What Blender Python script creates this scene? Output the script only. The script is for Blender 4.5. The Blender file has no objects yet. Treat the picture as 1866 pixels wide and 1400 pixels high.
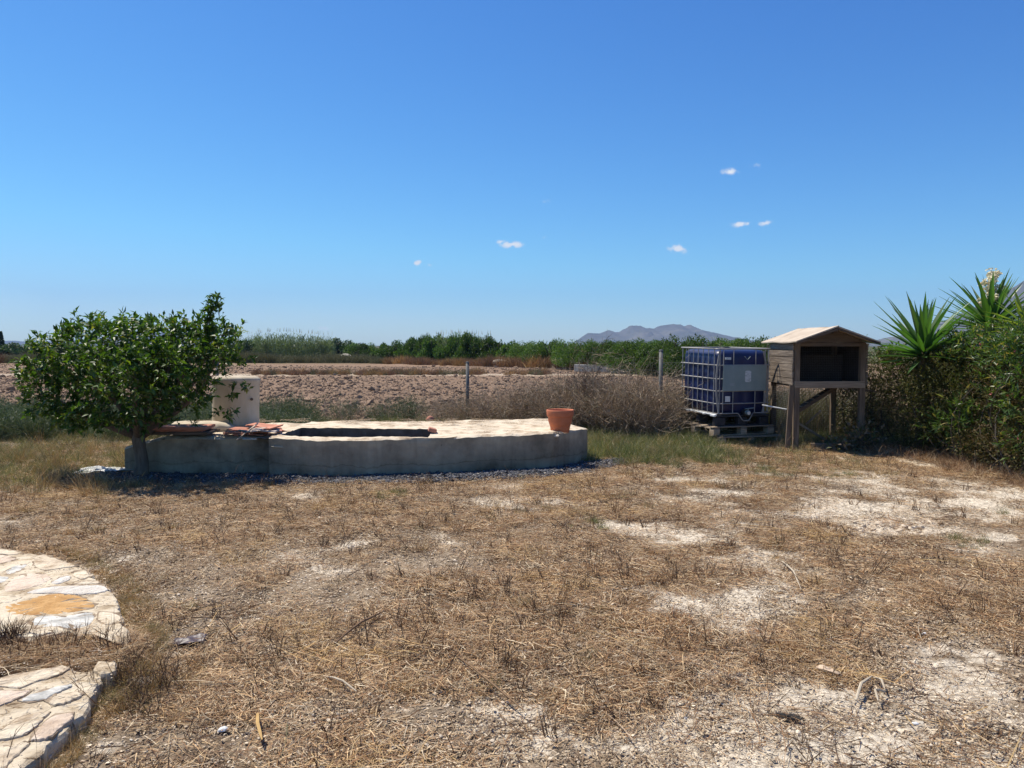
import bpy, bmesh, math, random
import numpy as np
from mathutils import Vector, Matrix, Euler

PI = math.pi
rng = np.random.default_rng(7)
random.seed(7)
SC = bpy.context.scene
COL = SC.collection

# ------------------------------------------------------------------ camera, sky, sun, exposure
F = 1357.0
PITCH = math.atan(70 / F)
CAMH = 1.5
cam_d = bpy.data.cameras.new('camera')
cam_d.sensor_width = 36.0
cam_d.lens = 36.0 * F / 1866.0
cam_d.clip_start = 0.05
cam_d.clip_end = 60000
cam = bpy.data.objects.new('camera', cam_d)
COL.objects.link(cam)
cam.location = (0, 0, CAMH)
cam.rotation_euler = (PI / 2 - PITCH, 0, 0)
SC.camera = cam

SUN_DIR = Vector((-0.47, 0.36, 1.13)).normalized()      # towards the sun
SUN_EL = math.asin(SUN_DIR.z)
SUN_AZ = math.atan2(SUN_DIR.x, SUN_DIR.y)
world = bpy.data.worlds.new("World")
SC.world = world
world.use_nodes = True
wn, wl = world.node_tree.nodes, world.node_tree.links
wn.clear()
w_out = wn.new('ShaderNodeOutputWorld')
w_bg = wn.new('ShaderNodeBackground')
w_bg.inputs['Strength'].default_value = 0.067
w_sky = wn.new('ShaderNodeTexSky')
w_sky.sky_type = 'NISHITA'
w_sky.sun_disc = False
w_sky.sun_elevation = SUN_EL
w_sky.sun_rotation = SUN_AZ
w_sky.altitude = 0
w_sky.air_density = 1.0
w_sky.dust_density = 0.25
w_sky.ozone_density = 3.0
# colour response of the phone camera: deeper blue overhead, paler at the horizon
w_sep = wn.new('ShaderNodeSeparateColor')
wl.new(w_sky.outputs[0], w_sep.inputs[0])
w_com = wn.new('ShaderNodeCombineColor')
for _i, (_a, _g, _c) in enumerate(((1.32, 1.6, 1.0), (1.64, 1.4, 1.28), (1.52, 1.0, 1.6))):
    _p = wn.new('ShaderNodeMath'); _p.operation = 'POWER'; _p.inputs[1].default_value = _g
    _m = wn.new('ShaderNodeMath'); _m.operation = 'MULTIPLY'; _m.inputs[1].default_value = _a * 0.095 ** (_g - 1)
    _c2 = wn.new('ShaderNodeMath'); _c2.operation = 'MULTIPLY'; _c2.inputs[1].default_value = _c
    _n = wn.new('ShaderNodeMath'); _n.operation = 'MINIMUM'
    wl.new(w_sep.outputs[_i], _p.inputs[0]); wl.new(_p.outputs[0], _m.inputs[0])
    wl.new(w_sep.outputs[_i], _c2.inputs[0])
    wl.new(_m.outputs[0], _n.inputs[0]); wl.new(_c2.outputs[0], _n.inputs[1])
    wl.new(_n.outputs[0], w_com.inputs[_i])
SKYCOL = w_com.outputs[0]

sun_d = bpy.data.lights.new('sun', 'SUN')
sun_d.energy = 5.0
sun_d.angle = math.radians(0.55)
sun_d.color = (1.0, 0.925, 0.79)
sun = bpy.data.objects.new('sun', sun_d)
COL.objects.link(sun)
sun.rotation_euler = SUN_DIR.to_track_quat('Z', 'Y').to_euler()
sun.location = (0, 0, 20)

SC.view_settings.view_transform = 'Standard'
SC.view_settings.look = 'None'
SC.view_settings.exposure = 0.5
SC.view_settings.gamma = 1.0
SC.view_settings.use_curve_mapping = False
SC.render.engine = 'CYCLES'
SC.cycles.max_bounces = 6
SC.cycles.diffuse_bounces = 3
SC.cycles.glossy_bounces = 3
SC.cycles.transmission_bounces = 4
SC.cycles.transparent_max_bounces = 12
SC.cycles.volume_bounces = 0


def ray(px, py):
    x = (px - 933) / F
    v = -(py - 700) / F
    cp, sp = math.cos(PITCH), math.sin(PITCH)
    return Vector((x, cp + v * sp, -sp + v * cp))


def P(px, py, z=0.0):
    d = ray(px, py)
    t = (z - CAMH) / d.z
    return Vector((d.x * t, d.y * t, z))


def AT(px, py, Y):
    d = ray(px, py)
    t = Y / d.y
    return Vector((d.x * t, Y, CAMH + d.z * t))


# small clouds: soft wisps high up, placed by direction in the sky
def sky_clouds():
    geo = wn.new('ShaderNodeNewGeometry')
    nz = wn.new('ShaderNodeTexNoise')
    nz.inputs['Scale'].default_value = 85
    nz.inputs['Detail'].default_value = 6
    nz.inputs['Roughness'].default_value = 0.62
    tc = wn.new('ShaderNodeTexCoord')
    wl.new(tc.outputs['Generated'], nz.inputs['Vector'])
    specs = [(933, 446, 30, 8, 1.0), (912, 441, 12, 5, .7), (1236, 454, 22, 10, 1.0), (760, 479, 11, 7, 1.0), (785, 484, 14, 5, .45),
             (1352, 409, 22, 7, 1.0), (1392, 407, 17, 6, .85), (1328, 313, 19, 8, .9), (1378, 303, 15, 8, .6), (992, 367, 12, 5, .4),
             (1062, 428, 12, 5, .3), (990, 433, 8, 4, .25), (588, 599, 26, 5, .5), (634, 600, 14, 4, .3), (1790, 108, 14, 6, .12), (672, 600, 9, 4, .25)]
    acc = None
    for px, py, wx, wy, s in specs:
        d = ray(px, py).normalized()
        mp = wn.new('ShaderNodeMapping')
        mp.vector_type = 'TEXTURE'
        mp.inputs['Location'].default_value = d
        az = math.atan2(d.x, d.y)
        mp.inputs['Rotation'].default_value = (0, random.uniform(-.15, .3), -az)
        mp.inputs['Scale'].default_value = (wx / F, 1.0, wy / F)
        wl.new(tc.outputs['Generated'], mp.inputs['Vector'])
        ln = wn.new('ShaderNodeVectorMath')
        ln.operation = 'LENGTH'
        wl.new(mp.outputs[0], ln.inputs[0])
        mr = wn.new('ShaderNodeMapRange')
        mr.interpolation_type = 'SMOOTHSTEP'
        mr.inputs['From Min'].default_value = 1.25
        mr.inputs['From Max'].default_value = 0.0
        mr.inputs['To Max'].default_value = s
        wl.new(ln.outputs['Value'], mr.inputs['Value'])
        if acc is None:
            acc = mr.outputs[0]
        else:
            mx = wn.new('ShaderNodeMath')
            mx.operation = 'MAXIMUM'
            wl.new(acc, mx.inputs[0])
            wl.new(mr.outputs[0], mx.inputs[1])
            acc = mx.outputs[0]
    er = wn.new('ShaderNodeMath')          # noise eats into the edge of each wisp
    er.operation = 'MULTIPLY_ADD'
    wl.new(nz.outputs[0], er.inputs[0])
    er.inputs[1].default_value = 3.0
    er.inputs[2].default_value = -1.68
    ad = wn.new('ShaderNodeMath')
    ad.operation = 'ADD'
    wl.new(er.outputs[0], ad.inputs[0])
    wl.new(acc, ad.inputs[1])
    nr = wn.new('ShaderNodeMapRange')
    nr.interpolation_type = 'SMOOTHSTEP'
    nr.inputs['From Min'].default_value = 0.0
    nr.inputs['From Max'].default_value = 0.75
    wl.new(ad.outputs[0], nr.inputs['Value'])
    mu = wn.new('ShaderNodeMath')
    mu.operation = 'MULTIPLY'
    wl.new(acc, mu.inputs[0])
    wl.new(nr.outputs[0], mu.inputs[1])
    mu2 = wn.new('ShaderNodeMath')
    mu2.operation = 'MULTIPLY'
    mu2.use_clamp = True
    mu2.inputs[1].default_value = 1.25
    wl.new(mu.outputs[0], mu2.inputs[0])
    mu = mu2
    mix = wn.new('ShaderNodeMix')
    mix.data_type = 'RGBA'
    wl.new(mu.outputs[0], mix.inputs[0])
    wl.new(SKYCOL, mix.inputs[6])
    mix.inputs[7].default_value = (9.2, 9.6, 10.0, 1)
    wl.new(mix.outputs[2], w_bg.inputs['Color'])
    wl.new(w_bg.outputs[0], w_out.inputs['Surface'])


sky_clouds()


# ------------------------------------------------------------------ noise
def _hash(ix, iy, seed):
    h = (ix.astype(np.int64) * 374761393 + iy.astype(np.int64) * 668265263 + seed * 1442695041) & 0xffffffff
    h = ((h ^ (h >> 13)) * 1274126177) & 0xffffffff
    return ((h ^ (h >> 16)) & 0xffff) / 65535.0


def vnoise(x, y, seed=0):
    x = np.asarray(x, float)
    y = np.asarray(y, float)
    ix, iy = np.floor(x), np.floor(y)
    fx, fy = x - ix, y - iy
    fx = fx * fx * (3 - 2 * fx)
    fy = fy * fy * (3 - 2 * fy)
    a, b = _hash(ix, iy, seed), _hash(ix + 1, iy, seed)
    c, d = _hash(ix, iy + 1, seed), _hash(ix + 1, iy + 1, seed)
    return (a * (1 - fx) + b * fx) * (1 - fy) + (c * (1 - fx) + d * fx) * fy


def fbm(x, y, seed=0, octv=4, gain=.5):
    s, a, t = 0, 1, 0
    for i in range(octv):
        s = s + a * vnoise(np.asarray(x) * 2 ** i, np.asarray(y) * 2 ** i, seed + i * 17)
        t += a
        a *= gain
    return s / t


def sstep(a, b, x):
    t = np.clip((np.asarray(x, float) - a) / (b - a), 0, 1)
    return t * t * (3 - 2 * t)


# ------------------------------------------------------------------ materials
def new_mat(name):
    m = bpy.data.materials.new(name)
    m.use_nodes = True
    return m, m.node_tree.nodes, m.node_tree.links, m.node_tree.nodes['Principled BSDF']


def ramp(n, stops):
    r = n.new('ShaderNodeValToRGB')
    e = r.color_ramp.elements
    while len(e) < len(stops):
        e.new(0.5)
    for k, (p, c) in enumerate(stops):
        e[k].position = p
        e[k].color = (*c, 1)
    return r


def mat_noise(name, stops, scale=4, detail=6, rough=.85, bump=.0, bscale=40, stretch=(1, 1, 1), spec=.3, metal=0, coord='Object', island=0.0, dist=.01):
    m, n, l, b = new_mat(name)
    tc = n.new('ShaderNodeTexCoord')
    mp = n.new('ShaderNodeMapping')
    mp.inputs['Scale'].default_value = stretch
    l.new(tc.outputs[coord], mp.inputs[0])
    nz = n.new('ShaderNodeTexNoise')
    nz.inputs['Scale'].default_value = scale
    nz.inputs['Detail'].default_value = detail
    nz.inputs['Roughness'].default_value = .6
    l.new(mp.outputs[0], nz.inputs['Vector'])
    r = ramp(n, stops)
    l.new(nz.outputs[0], r.inputs[0])
    colr = r.outputs[0]
    if island:
        gi = n.new('ShaderNodeNewGeometry')
        oi = n.new('ShaderNodeObjectInfo')
        ad = n.new('ShaderNodeMath')
        ad.operation = 'ADD'
        l.new(gi.outputs['Random Per Island'], ad.inputs[0])
        l.new(oi.outputs['Random'], ad.inputs[1])
        fr = n.new('ShaderNodeMath')
        fr.operation = 'FRACT'
        l.new(ad.outputs[0], fr.inputs[0])
        mr = n.new('ShaderNodeMapRange')
        mr.inputs['To Min'].default_value = 1 - island
        mr.inputs['To Max'].default_value = 1 + island
        l.new(fr.outputs[0], mr.inputs['Value'])
        hs = n.new('ShaderNodeHueSaturation')
        l.new(colr, hs.inputs['Color'])
        l.new(mr.outputs[0], hs.inputs['Value'])
        colr = hs.outputs[0]
    l.new(colr, b.inputs['Base Color'])
    b.inputs['Roughness'].default_value = rough
    b.inputs['Specular IOR Level'].default_value = spec
    b.inputs['Metallic'].default_value = metal
    if bump:
        n2 = n.new('ShaderNodeTexNoise')
        n2.inputs['Scale'].default_value = bscale
        n2.inputs['Detail'].default_value = 8
        n2.inputs['Roughness'].default_value = .65
        l.new(mp.outputs[0], n2.inputs['Vector'])
        bp = n.new('ShaderNodeBump')
        bp.inputs['Strength'].default_value = bump
        bp.inputs['Distance'].default_value = dist
        l.new(n2.outputs[0], bp.inputs['Height'])
        l.new(bp.outputs[0], b.inputs['Normal'])
    return m


def mat_leaf(name, stops, trans=.35, rough=.45, spec=.4, tcol=(1.6, 1.9, .6), objvar=0.15):
    """colour per leaf island, partly translucent"""
    m, n, l, b = new_mat(name)
    gi = n.new('ShaderNodeNewGeometry')
    oi = n.new('ShaderNodeObjectInfo')
    ad = n.new('ShaderNodeMath')
    ad.operation = 'MULTIPLY_ADD'
    l.new(oi.outputs['Random'], ad.inputs[0])
    ad.inputs[1].default_value = 3.7
    l.new(gi.outputs['Random Per Island'], ad.inputs[2])
    fr = n.new('ShaderNodeMath')
    fr.operation = 'FRACT'
    l.new(ad.outputs[0], fr.inputs[0])
    r = ramp(n, stops)
    l.new(fr.outputs[0], r.inputs[0])
    hs = n.new('ShaderNodeHueSaturation')
    mr = n.new('ShaderNodeMapRange')
    mr.inputs['To Min'].default_value = 1 - objvar
    mr.inputs['To Max'].default_value = 1 + objvar
    l.new(oi.outputs['Random'], mr.inputs['Value'])
    l.new(mr.outputs[0], hs.inputs['Value'])
    l.new(r.outputs[0], hs.inputs['Color'])
    l.new(hs.outputs[0], b.inputs['Base Color'])
    b.inputs['Roughness'].default_value = rough
    b.inputs['Specular IOR Level'].default_value = spec
    if trans > 0:
        tr = n.new('ShaderNodeBsdfTranslucent')
        mc = n.new('ShaderNodeMix')
        mc.data_type = 'RGBA'
        mc.blend_type = 'MULTIPLY'
        mc.inputs[0].default_value = 1
        l.new(hs.outputs[0], mc.inputs[6])
        mc.inputs[7].default_value = (*tcol, 1)
        l.new(mc.outputs[2], tr.inputs['Color'])
        ms = n.new('ShaderNodeMixShader')
        ms.inputs[0].default_value = trans
        l.new(b.outputs[0], ms.inputs[1])
        l.new(tr.outputs[0], ms.inputs[2])
        l.new(ms.outputs[0], n['Material Output'].inputs['Surface'])
    return m


def mat_plain(name, col, rough=.5, metal=0, spec=.5):
    m, n, l, b = new_mat(name)
    b.inputs['Base Color'].default_value = (*col, 1)
    b.inputs['Roughness'].default_value = rough
    b.inputs['Metallic'].default_value = metal
    b.inputs['Specular IOR Level'].default_value = spec
    return m


M = {}
M['straw'] = mat_leaf('straw', [(0, (.46, .285, .135)), (.2, (.64, .47, .265)), (.36, (.32, .165, .07)), (.58, (.165, .088, .042)), (.76, (.27, .165, .09)), (.9, (.72, .60, .41)), (1, (.075, .047, .03))], trans=.15, rough=.6, spec=.25, tcol=(1, .85, .6), objvar=.25)
M['straw_gold'] = mat_leaf('straw_gold', [(0, (.50, .31, .11)), (.4, (.58, .42, .20)), (.7, (.36, .20, .07)), (1, (.5, .38, .2))], trans=.15, rough=.6, spec=.25, tcol=(1, .85, .6), objvar=.25)
M['russet'] = mat_leaf('russet', [(0, (.26, .12, .045)), (.35, (.36, .185, .07)), (.6, (.14, .068, .03)), (.8, (.46, .27, .11)), (1, (.075, .042, .024))], trans=.1, tcol=(1, .8, .6), rough=.75, spec=.1, objvar=.3)
M['stem_dark'] = mat_leaf('stem_dark', [(0, (.085, .05, .028)), (.5, (.14, .078, .04)), (.8, (.26, .155, .075)), (1, (.06, .036, .022))], trans=0, rough=.75, objvar=.3)
M['chaff'] = mat_leaf('chaff', [(0, (.60, .5, .36)), (.25, (.34, .24, .14)), (.45, (.14, .095, .06)), (.7, (.26, .17, .10)), (.85, (.50, .38, .24)), (1, (.11, .08, .055))], trans=0, rough=.8, objvar=.15)
M['grass_dry'] = mat_leaf('grass_dry', [(0, (.30, .23, .11)), (.3, (.17, .155, .065)), (.55, (.42, .31, .16)), (.75, (.11, .12, .045)), (1, (.54, .43, .25))], trans=.25, tcol=(1.1, 1.05, .6), rough=.6)
M['grass_green'] = mat_leaf('grass_green', [(0, (.09, .12, .04)), (.3, (.14, .16, .06)), (.5, (.06, .09, .035)), (.7, (.27, .24, .12)), (.85, (.36, .30, .17)), (1, (.10, .13, .05))], trans=.3, rough=.55, tcol=(1.3, 1.4, .6))
M['weed_grey'] = mat_leaf('weed_grey', [(0, (.065, .10, .045)), (.5, (.12, .15, .08)), (.8, (.05, .075, .035)), (1, (.18, .18, .09))], trans=.2, rough=.6, tcol=(1.2, 1.3, .7))
M['brush'] = mat_leaf('brush', [(0, (.30, .215, .145)), (.28, (.44, .335, .235)), (.5, (.17, .115, .08)), (.68, (.56, .46, .34)), (.8, (.15, .14, .075)), (1, (.085, .06, .045))], trans=.1, tcol=(1, .9, .7), rough=.8, spec=.15, objvar=.2)
M['brush_red'] = mat_leaf('brush_red', [(0, (.20, .11, .07)), (.4, (.28, .165, .10)), (.7, (.15, .10, .06)), (1, (.30, .22, .12))], trans=.15, tcol=(1, .8, .6), rough=.8, spec=.1, objvar=.3)
M['brush_gold'] = mat_leaf('brush_gold', [(0, (.42, .27, .11)), (.5, (.33, .2, .08)), (1, (.48, .34, .17))], trans=.15, tcol=(1, .8, .6), rough=.8, spec=.1, objvar=.3)
M['brush_olive'] = mat_leaf('brush_olive', [(0, (.15, .14, .08)), (.4, (.12, .13, .07)), (.7, (.20, .16, .10)), (1, (.17, .17, .09))], trans=.15, tcol=(1, 1, .6), rough=.8, spec=.1, objvar=.25)
M['thistle'] = mat_leaf('thistle', [(0, (.06, .04, .035)), (.5, (.10, .07, .055)), (1, (.15, .1, .08))], trans=0, rough=.8)
M['citrus_leaf'] = mat_leaf('citrus_leaf', [(0, (.03, .064, .014)), (.3, (.052, .105, .02)), (.6, (.038, .08, .016)), (.82, (.085, .145, .026)), (.96, (.14, .18, .035)), (1, (.2, .19, .06))], trans=.26, rough=.46, spec=.35, tcol=(2.1, 2.3, .5))
M['orchard_leaf'] = mat_leaf('orchard_leaf', [(0, (.038, .075, .018)), (.4, (.072, .12, .028)), (.7, (.05, .092, .022)), (1, (.12, .165, .045))], trans=.3, rough=.5, spec=.3, tcol=(1.6, 1.8, .6), objvar=.38)
M['cane_leaf'] = mat_leaf('cane_leaf', [(0, (.13, .17, .09)), (.4, (.18, .22, .12)), (.7, (.10, .14, .06)), (1, (.24, .26, .16))], trans=.3, rough=.5, spec=.3, tcol=(1.4, 1.5, .8))
M['plume'] = mat_leaf('plume', [(0, (.36, .30, .2)), (1, (.5, .44, .32))], trans=.3, rough=.8, tcol=(1, 1, .8))
M['far_leaf'] = mat_leaf('far_leaf', [(0, (.035, .06, .025)), (.5, (.05, .085, .03)), (1, (.07, .10, .04))], trans=.2, rough=.6)
M['oleander_leaf'] = mat_leaf('oleander_leaf', [(0, (.04, .08, .022)), (.35, (.075, .13, .034)), (.6, (.035, .068, .018)), (.85, (.12, .17, .055)), (.95, (.28, .22, .09)), (1, (.3, .2, .09))], trans=.3, rough=.4, spec=.45, tcol=(1.6, 1.8, .5))
M['conifer_leaf'] = mat_leaf('conifer_leaf', [(0, (.07, .078, .026)), (.35, (.11, .115, .035)), (.6, (.05, .062, .02)), (.8, (.15, .14, .05)), (1, (.12, .085, .045))], trans=.25, rough=.7, spec=.2, tcol=(1.3, 1.4, .6))
M['conifer_brown'] = mat_leaf('conifer_brown', [(0, (.06, .06, .025)), (.35, (.09, .09, .03)), (.55, (.13, .085, .045)), (.8, (.05, .05, .022)), (1, (.17, .11, .06))], trans=.2, rough=.7, spec=.15, tcol=(1.2, 1.2, .6))
M['vine_leaf'] = mat_leaf('vine_leaf', [(0, (.12, .09, .06)), (.3, (.20, .15, .10)), (.5, (.07, .085, .035)), (.75, (.11, .13, .05)), (1, (.26, .2, .14))], trans=.2, rough=.7, spec=.2, tcol=(1.2, 1.2, .7))
M['yucca_leaf'] = mat_leaf('yucca_leaf', [(0, (.045, .105, .032)), (.5, (.065, .14, .038)), (1, (.085, .165, .045))], trans=.25, rough=.38, spec=.5, tcol=(1.6, 1.9, .5), objvar=.3)
M['yucca_leaf_lime'] = mat_leaf('yucca_leaf_lime', [(0, (.14, .21, .05)), (.5, (.20, .26, .06)), (1, (.25, .30, .08))], trans=.3, rough=.38, spec=.5, tcol=(1.5, 1.6, .5), objvar=.3)
M['cream_flower'] = mat_leaf('cream_flower', [(0, (.78, .74, .55)), (.5, (.82, .78, .62)), (.8, (.62, .52, .3)), (1, (.8, .77, .6))], trans=.3, rough=.6, tcol=(1, 1, .9))
M['pink_flower'] = mat_leaf('pink_flower', [(0, (.75, .20, .20)), (.6, (.80, .38, .34)), (1, (.62, .14, .13))], trans=.3, rough=.6, tcol=(1, .8, .8))
M['bark'] = mat_noise('bark', [(.3, (.10, .075, .055)), (.7, (.20, .155, .115))], scale=12, stretch=(3, 3, .6), bump=.6, bscale=30, rough=.9)
M['clod'] = mat_noise('clod', [(.3, (.17, .113, .074)), (.55, (.25, .172, .117)), (.75, (.36, .265, .19))], scale=5, rough=.95, bump=.5, bscale=30, spec=.1, island=.22, dist=.02)
M['crumb'] = mat_noise('crumb', [(.3, (.34, .26, .18)), (.7, (.70, .60, .46))], scale=3, rough=.95, island=.4, spec=.1)
M['pale_clod'] = mat_noise('pale_clod', [(.3, (.46, .37, .27)), (.7, (.62, .53, .41))], scale=9, rough=.95, island=.15, spec=.1)
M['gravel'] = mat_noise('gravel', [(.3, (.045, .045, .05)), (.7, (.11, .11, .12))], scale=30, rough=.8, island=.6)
M['pebble'] = mat_noise('pebble', [(.3, (.42, .37, .29)), (.7, (.66, .6, .5))], scale=20, rough=.9, island=.25)
M['pole_metal'] = mat_noise('pole_metal', [(.3, (.09, .092, .09)), (.7, (.15, .15, .145))], scale=9, rough=.65, metal=.1, bump=.1)
M['wire'] = mat_plain('wire', (.20, .20, .195), .6, .3)
M['wood'] = mat_noise('wood', [(.25, (.13, .095, .065)), (.5, (.25, .195, .14)), (.75, (.40, .32, .235))], scale=3, stretch=(1, 1, 9), rough=.85, bump=.35, bscale=9, island=.0)
M['wood_x'] = mat_noise('wood_x', [(.25, (.17, .125, .085)), (.5, (.31, .24, .17)), (.78, (.46, .37, .27))], scale=3, stretch=(1.2, 1.2, 14), rough=.85, bump=.4, bscale=8, island=.15)
M['wood_dark'] = mat_noise('wood_dark', [(.3, (.07, .05, .038)), (.7, (.15, .11, .08))], scale=3, stretch=(1, 1, 8), rough=.9, bump=.4, bscale=9)
M['wood_y'] = mat_noise('wood_y', [(.25, (.17, .13, .09)), (.5, (.27, .21, .15)), (.75, (.38, .31, .23))], scale=3, stretch=(1.2, 12, 12), rough=.85, bump=.35, bscale=8, island=.15)
M['roofing'] = mat_noise('roofing', [(.3, (.33, .265, .20)), (.48, (.43, .355, .275)), (.7, (.52, .44, .35))], scale=3.5, detail=8, rough=.9, bump=.35, bscale=60)
M['terracotta'] = mat_noise('terracotta', [(.3, (.42, .135, .065)), (.6, (.50, .17, .085)), (.8, (.55, .24, .14))], scale=7, rough=.8, bump=.1, bscale=80)
M['tile'] = mat_noise('tile', [(.3, (.32, .125, .08)), (.6, (.45, .20, .135)), (.8, (.58, .36, .27))], scale=9, rough=.85, bump=.2, bscale=40, island=.2)
M['tile_pale'] = mat_noise('tile_pale', [(.3, (.38, .29, .24)), (.7, (.55, .46, .38))], scale=9, rough=.85, bump=.2, bscale=40)
M['cement_ring'] = mat_noise('cement_ring', [(.25, (.35, .285, .205)), (.5, (.46, .39, .29)), (.75, (.55, .48, .38))], scale=3, stretch=(2, 2, .8), detail=8, rough=.9, bump=.3, bscale=50)
M['cage'] = mat_noise('cage', [(.3, (.24, .23, .22)), (.7, (.36, .35, .33))], scale=12, rough=.55, metal=.15)
M['black_plastic'] = mat_noise('black_plastic', [(.3, (.022, .024, .028)), (.7, (.045, .045, .05))], scale=12, rough=.55)
M['white_paint'] = mat_noise('white_paint', [(.3, (.55, .56, .55)), (.7, (.75, .76, .74))], scale=14, rough=.6)
M['cloth_white'] = mat_noise('cloth_white', [(.3, (.6, .6, .58)), (.7, (.78, .78, .76))], scale=14, rough=.9, bump=.4)
M['teal'] = mat_plain('teal', (.05, .17, .19), .7)
M['purple_plastic'] = mat_plain('purple_plastic', (.065, .045, .05), .5)
M['char'] = mat_noise('char', [(.3, (.02, .018, .016)), (.7, (.05, .045, .04))], scale=20, rough=.9, bump=.4)
M['dry_leaf'] = mat_plain('dry_leaf', (.5, .38, .27), .8)
M['plate'] = mat_noise('plate', [(.3, (.19, .25, .25)), (.7, (.24, .30, .30))], scale=5, rough=.5, metal=0)
M['print'] = mat_noise('print', [(.42, (.30, .35, .36)), (.5, (.52, .56, .58))], scale=22, stretch=(1, 1, 2), rough=.6)
M['orange_fruit'] = mat_plain('orange_fruit', (.20, .24, .04), .5)


def mat_tank():
    m, n, l, b = new_mat('tank_plastic')
    tc = n.new('ShaderNodeTexCoord')
    nz = n.new('ShaderNodeTexNoise')
    nz.inputs['Scale'].default_value = 2.5
    nz.inputs['Detail'].default_value = 5
    l.new(tc.outputs['Object'], nz.inputs[0])
    r = ramp(n, [(.3, (.005, .010, .048)), (.7, (.010, .022, .095))])
    l.new(nz.outputs[0], r.inputs[0])
    l.new(r.outputs[0], b.inputs['Base Color'])
    b.inputs['Roughness'].default_value = .42
    b.inputs['Specular IOR Level'].default_value = .5
    return m


M['tank'] = mat_tank()


def mat_concrete():
    m, n, l, b = new_mat('old_plaster')
    tc = n.new('ShaderNodeTexCoord')
    geo = n.new('ShaderNodeNewGeometry')
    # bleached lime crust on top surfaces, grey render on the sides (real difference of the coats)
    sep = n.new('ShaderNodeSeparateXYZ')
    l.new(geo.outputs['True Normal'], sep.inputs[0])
    nz = n.new('ShaderNodeTexNoise')
    nz.inputs['Scale'].default_value = 2.2
    nz.inputs['Detail'].default_value = 9
    nz.inputs['Roughness'].default_value = .62
    l.new(tc.outputs['Object'], nz.inputs[0])
    side = ramp(n, [(.30, (.15, .112, .073)), (.44, (.275, .216, .150)), (.56, (.37, .296, .208)), (.76, (.50, .41, .295))])
    l.new(nz.outputs[0], side.inputs[0])
    # dark weathered blotches and a form line
    # vertical streaks
    mp = n.new('ShaderNodeMapping')
    mp.inputs['Scale'].default_value = (7, 7, .7)
    l.new(tc.outputs['Object'], mp.inputs[0])
    st = n.new('ShaderNodeTexNoise')
    st.inputs['Scale'].default_value = 1.6
    st.inputs['Detail'].default_value = 5
    l.new(mp.outputs[0], st.inputs[0])
    sr = ramp(n, [(.34, (.5, .47, .44)), (.52, (1, 1, 1))])
    l.new(st.outputs[0], sr.inputs[0])
    mul = n.new('ShaderNodeMix')
    mul.data_type = 'RGBA'
    mul.blend_type = 'MULTIPLY'
    mul.inputs[0].default_value = .3
    l.new(side.outputs[0], mul.inputs[6])
    l.new(sr.outputs[0], mul.inputs[7])
    # form line, splash line and small dark pits
    so = n.new('ShaderNodeSeparateXYZ')
    l.new(tc.outputs['Object'], so.inputs[0])
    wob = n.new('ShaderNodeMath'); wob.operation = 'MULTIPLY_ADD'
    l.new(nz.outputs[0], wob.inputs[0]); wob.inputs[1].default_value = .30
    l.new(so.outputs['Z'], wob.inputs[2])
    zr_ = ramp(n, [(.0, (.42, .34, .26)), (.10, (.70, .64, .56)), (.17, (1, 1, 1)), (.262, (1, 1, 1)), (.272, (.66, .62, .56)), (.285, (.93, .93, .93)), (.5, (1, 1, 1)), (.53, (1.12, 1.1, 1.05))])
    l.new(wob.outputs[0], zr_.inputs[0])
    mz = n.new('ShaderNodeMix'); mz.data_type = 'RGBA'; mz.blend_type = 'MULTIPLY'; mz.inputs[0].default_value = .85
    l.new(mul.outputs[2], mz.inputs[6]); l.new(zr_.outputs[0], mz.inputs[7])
    pit = n.new('ShaderNodeTexNoise'); pit.inputs['Scale'].default_value = 13; pit.inputs['Detail'].default_value = 5; pit.inputs['Roughness'].default_value = .7
    l.new(tc.outputs['Object'], pit.inputs[0])
    pr = ramp(n, [(.27, (.35, .31, .27)), (.33, (1, 1, 1)), (.66, (1, 1, 1)), (.72, (1.35, 1.3, 1.2))])
    l.new(pit.outputs[0], pr.inputs[0])
    mul = n.new('ShaderNodeMix'); mul.data_type = 'RGBA'; mul.blend_type = 'MULTIPLY'; mul.inputs[0].default_value = .9
    l.new(mz.outputs[2], mul.inputs[6]); l.new(pr.outputs[0], mul.inputs[7])
    nt = n.new('ShaderNodeTexNoise')
    nt.inputs['Scale'].default_value = 4.5
    nt.inputs['Detail'].default_value = 10
    nt.inputs['Roughness'].default_value = .7
    l.new(tc.outputs['Object'], nt.inputs[0])
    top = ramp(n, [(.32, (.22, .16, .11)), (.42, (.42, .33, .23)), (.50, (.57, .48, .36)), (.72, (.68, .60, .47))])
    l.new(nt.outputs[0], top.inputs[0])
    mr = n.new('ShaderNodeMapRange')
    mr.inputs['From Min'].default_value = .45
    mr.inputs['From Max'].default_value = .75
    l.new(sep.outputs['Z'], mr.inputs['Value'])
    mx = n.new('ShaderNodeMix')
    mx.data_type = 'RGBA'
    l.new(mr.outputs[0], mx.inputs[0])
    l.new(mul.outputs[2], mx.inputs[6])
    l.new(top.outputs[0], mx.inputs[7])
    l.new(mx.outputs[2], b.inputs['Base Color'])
    b.inputs['Roughness'].default_value = .92
    b.inputs['Specular IOR Level'].default_value = .15
    n2 = n.new('ShaderNodeTexNoise')
    n2.inputs['Scale'].default_value = 22
    n2.inputs['Detail'].default_value = 8
    n2.inputs['Roughness'].default_value = .7
    l.new(tc.outputs['Object'], n2.inputs[0])
    bp = n.new('ShaderNodeBump')
    bp.inputs['Strength'].default_value = .7
    bp.inputs['Distance'].default_value = .012
    l.new(n2.outputs[0], bp.inputs['Height'])
    l.new(bp.outputs[0], b.inputs['Normal'])
    return m


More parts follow.
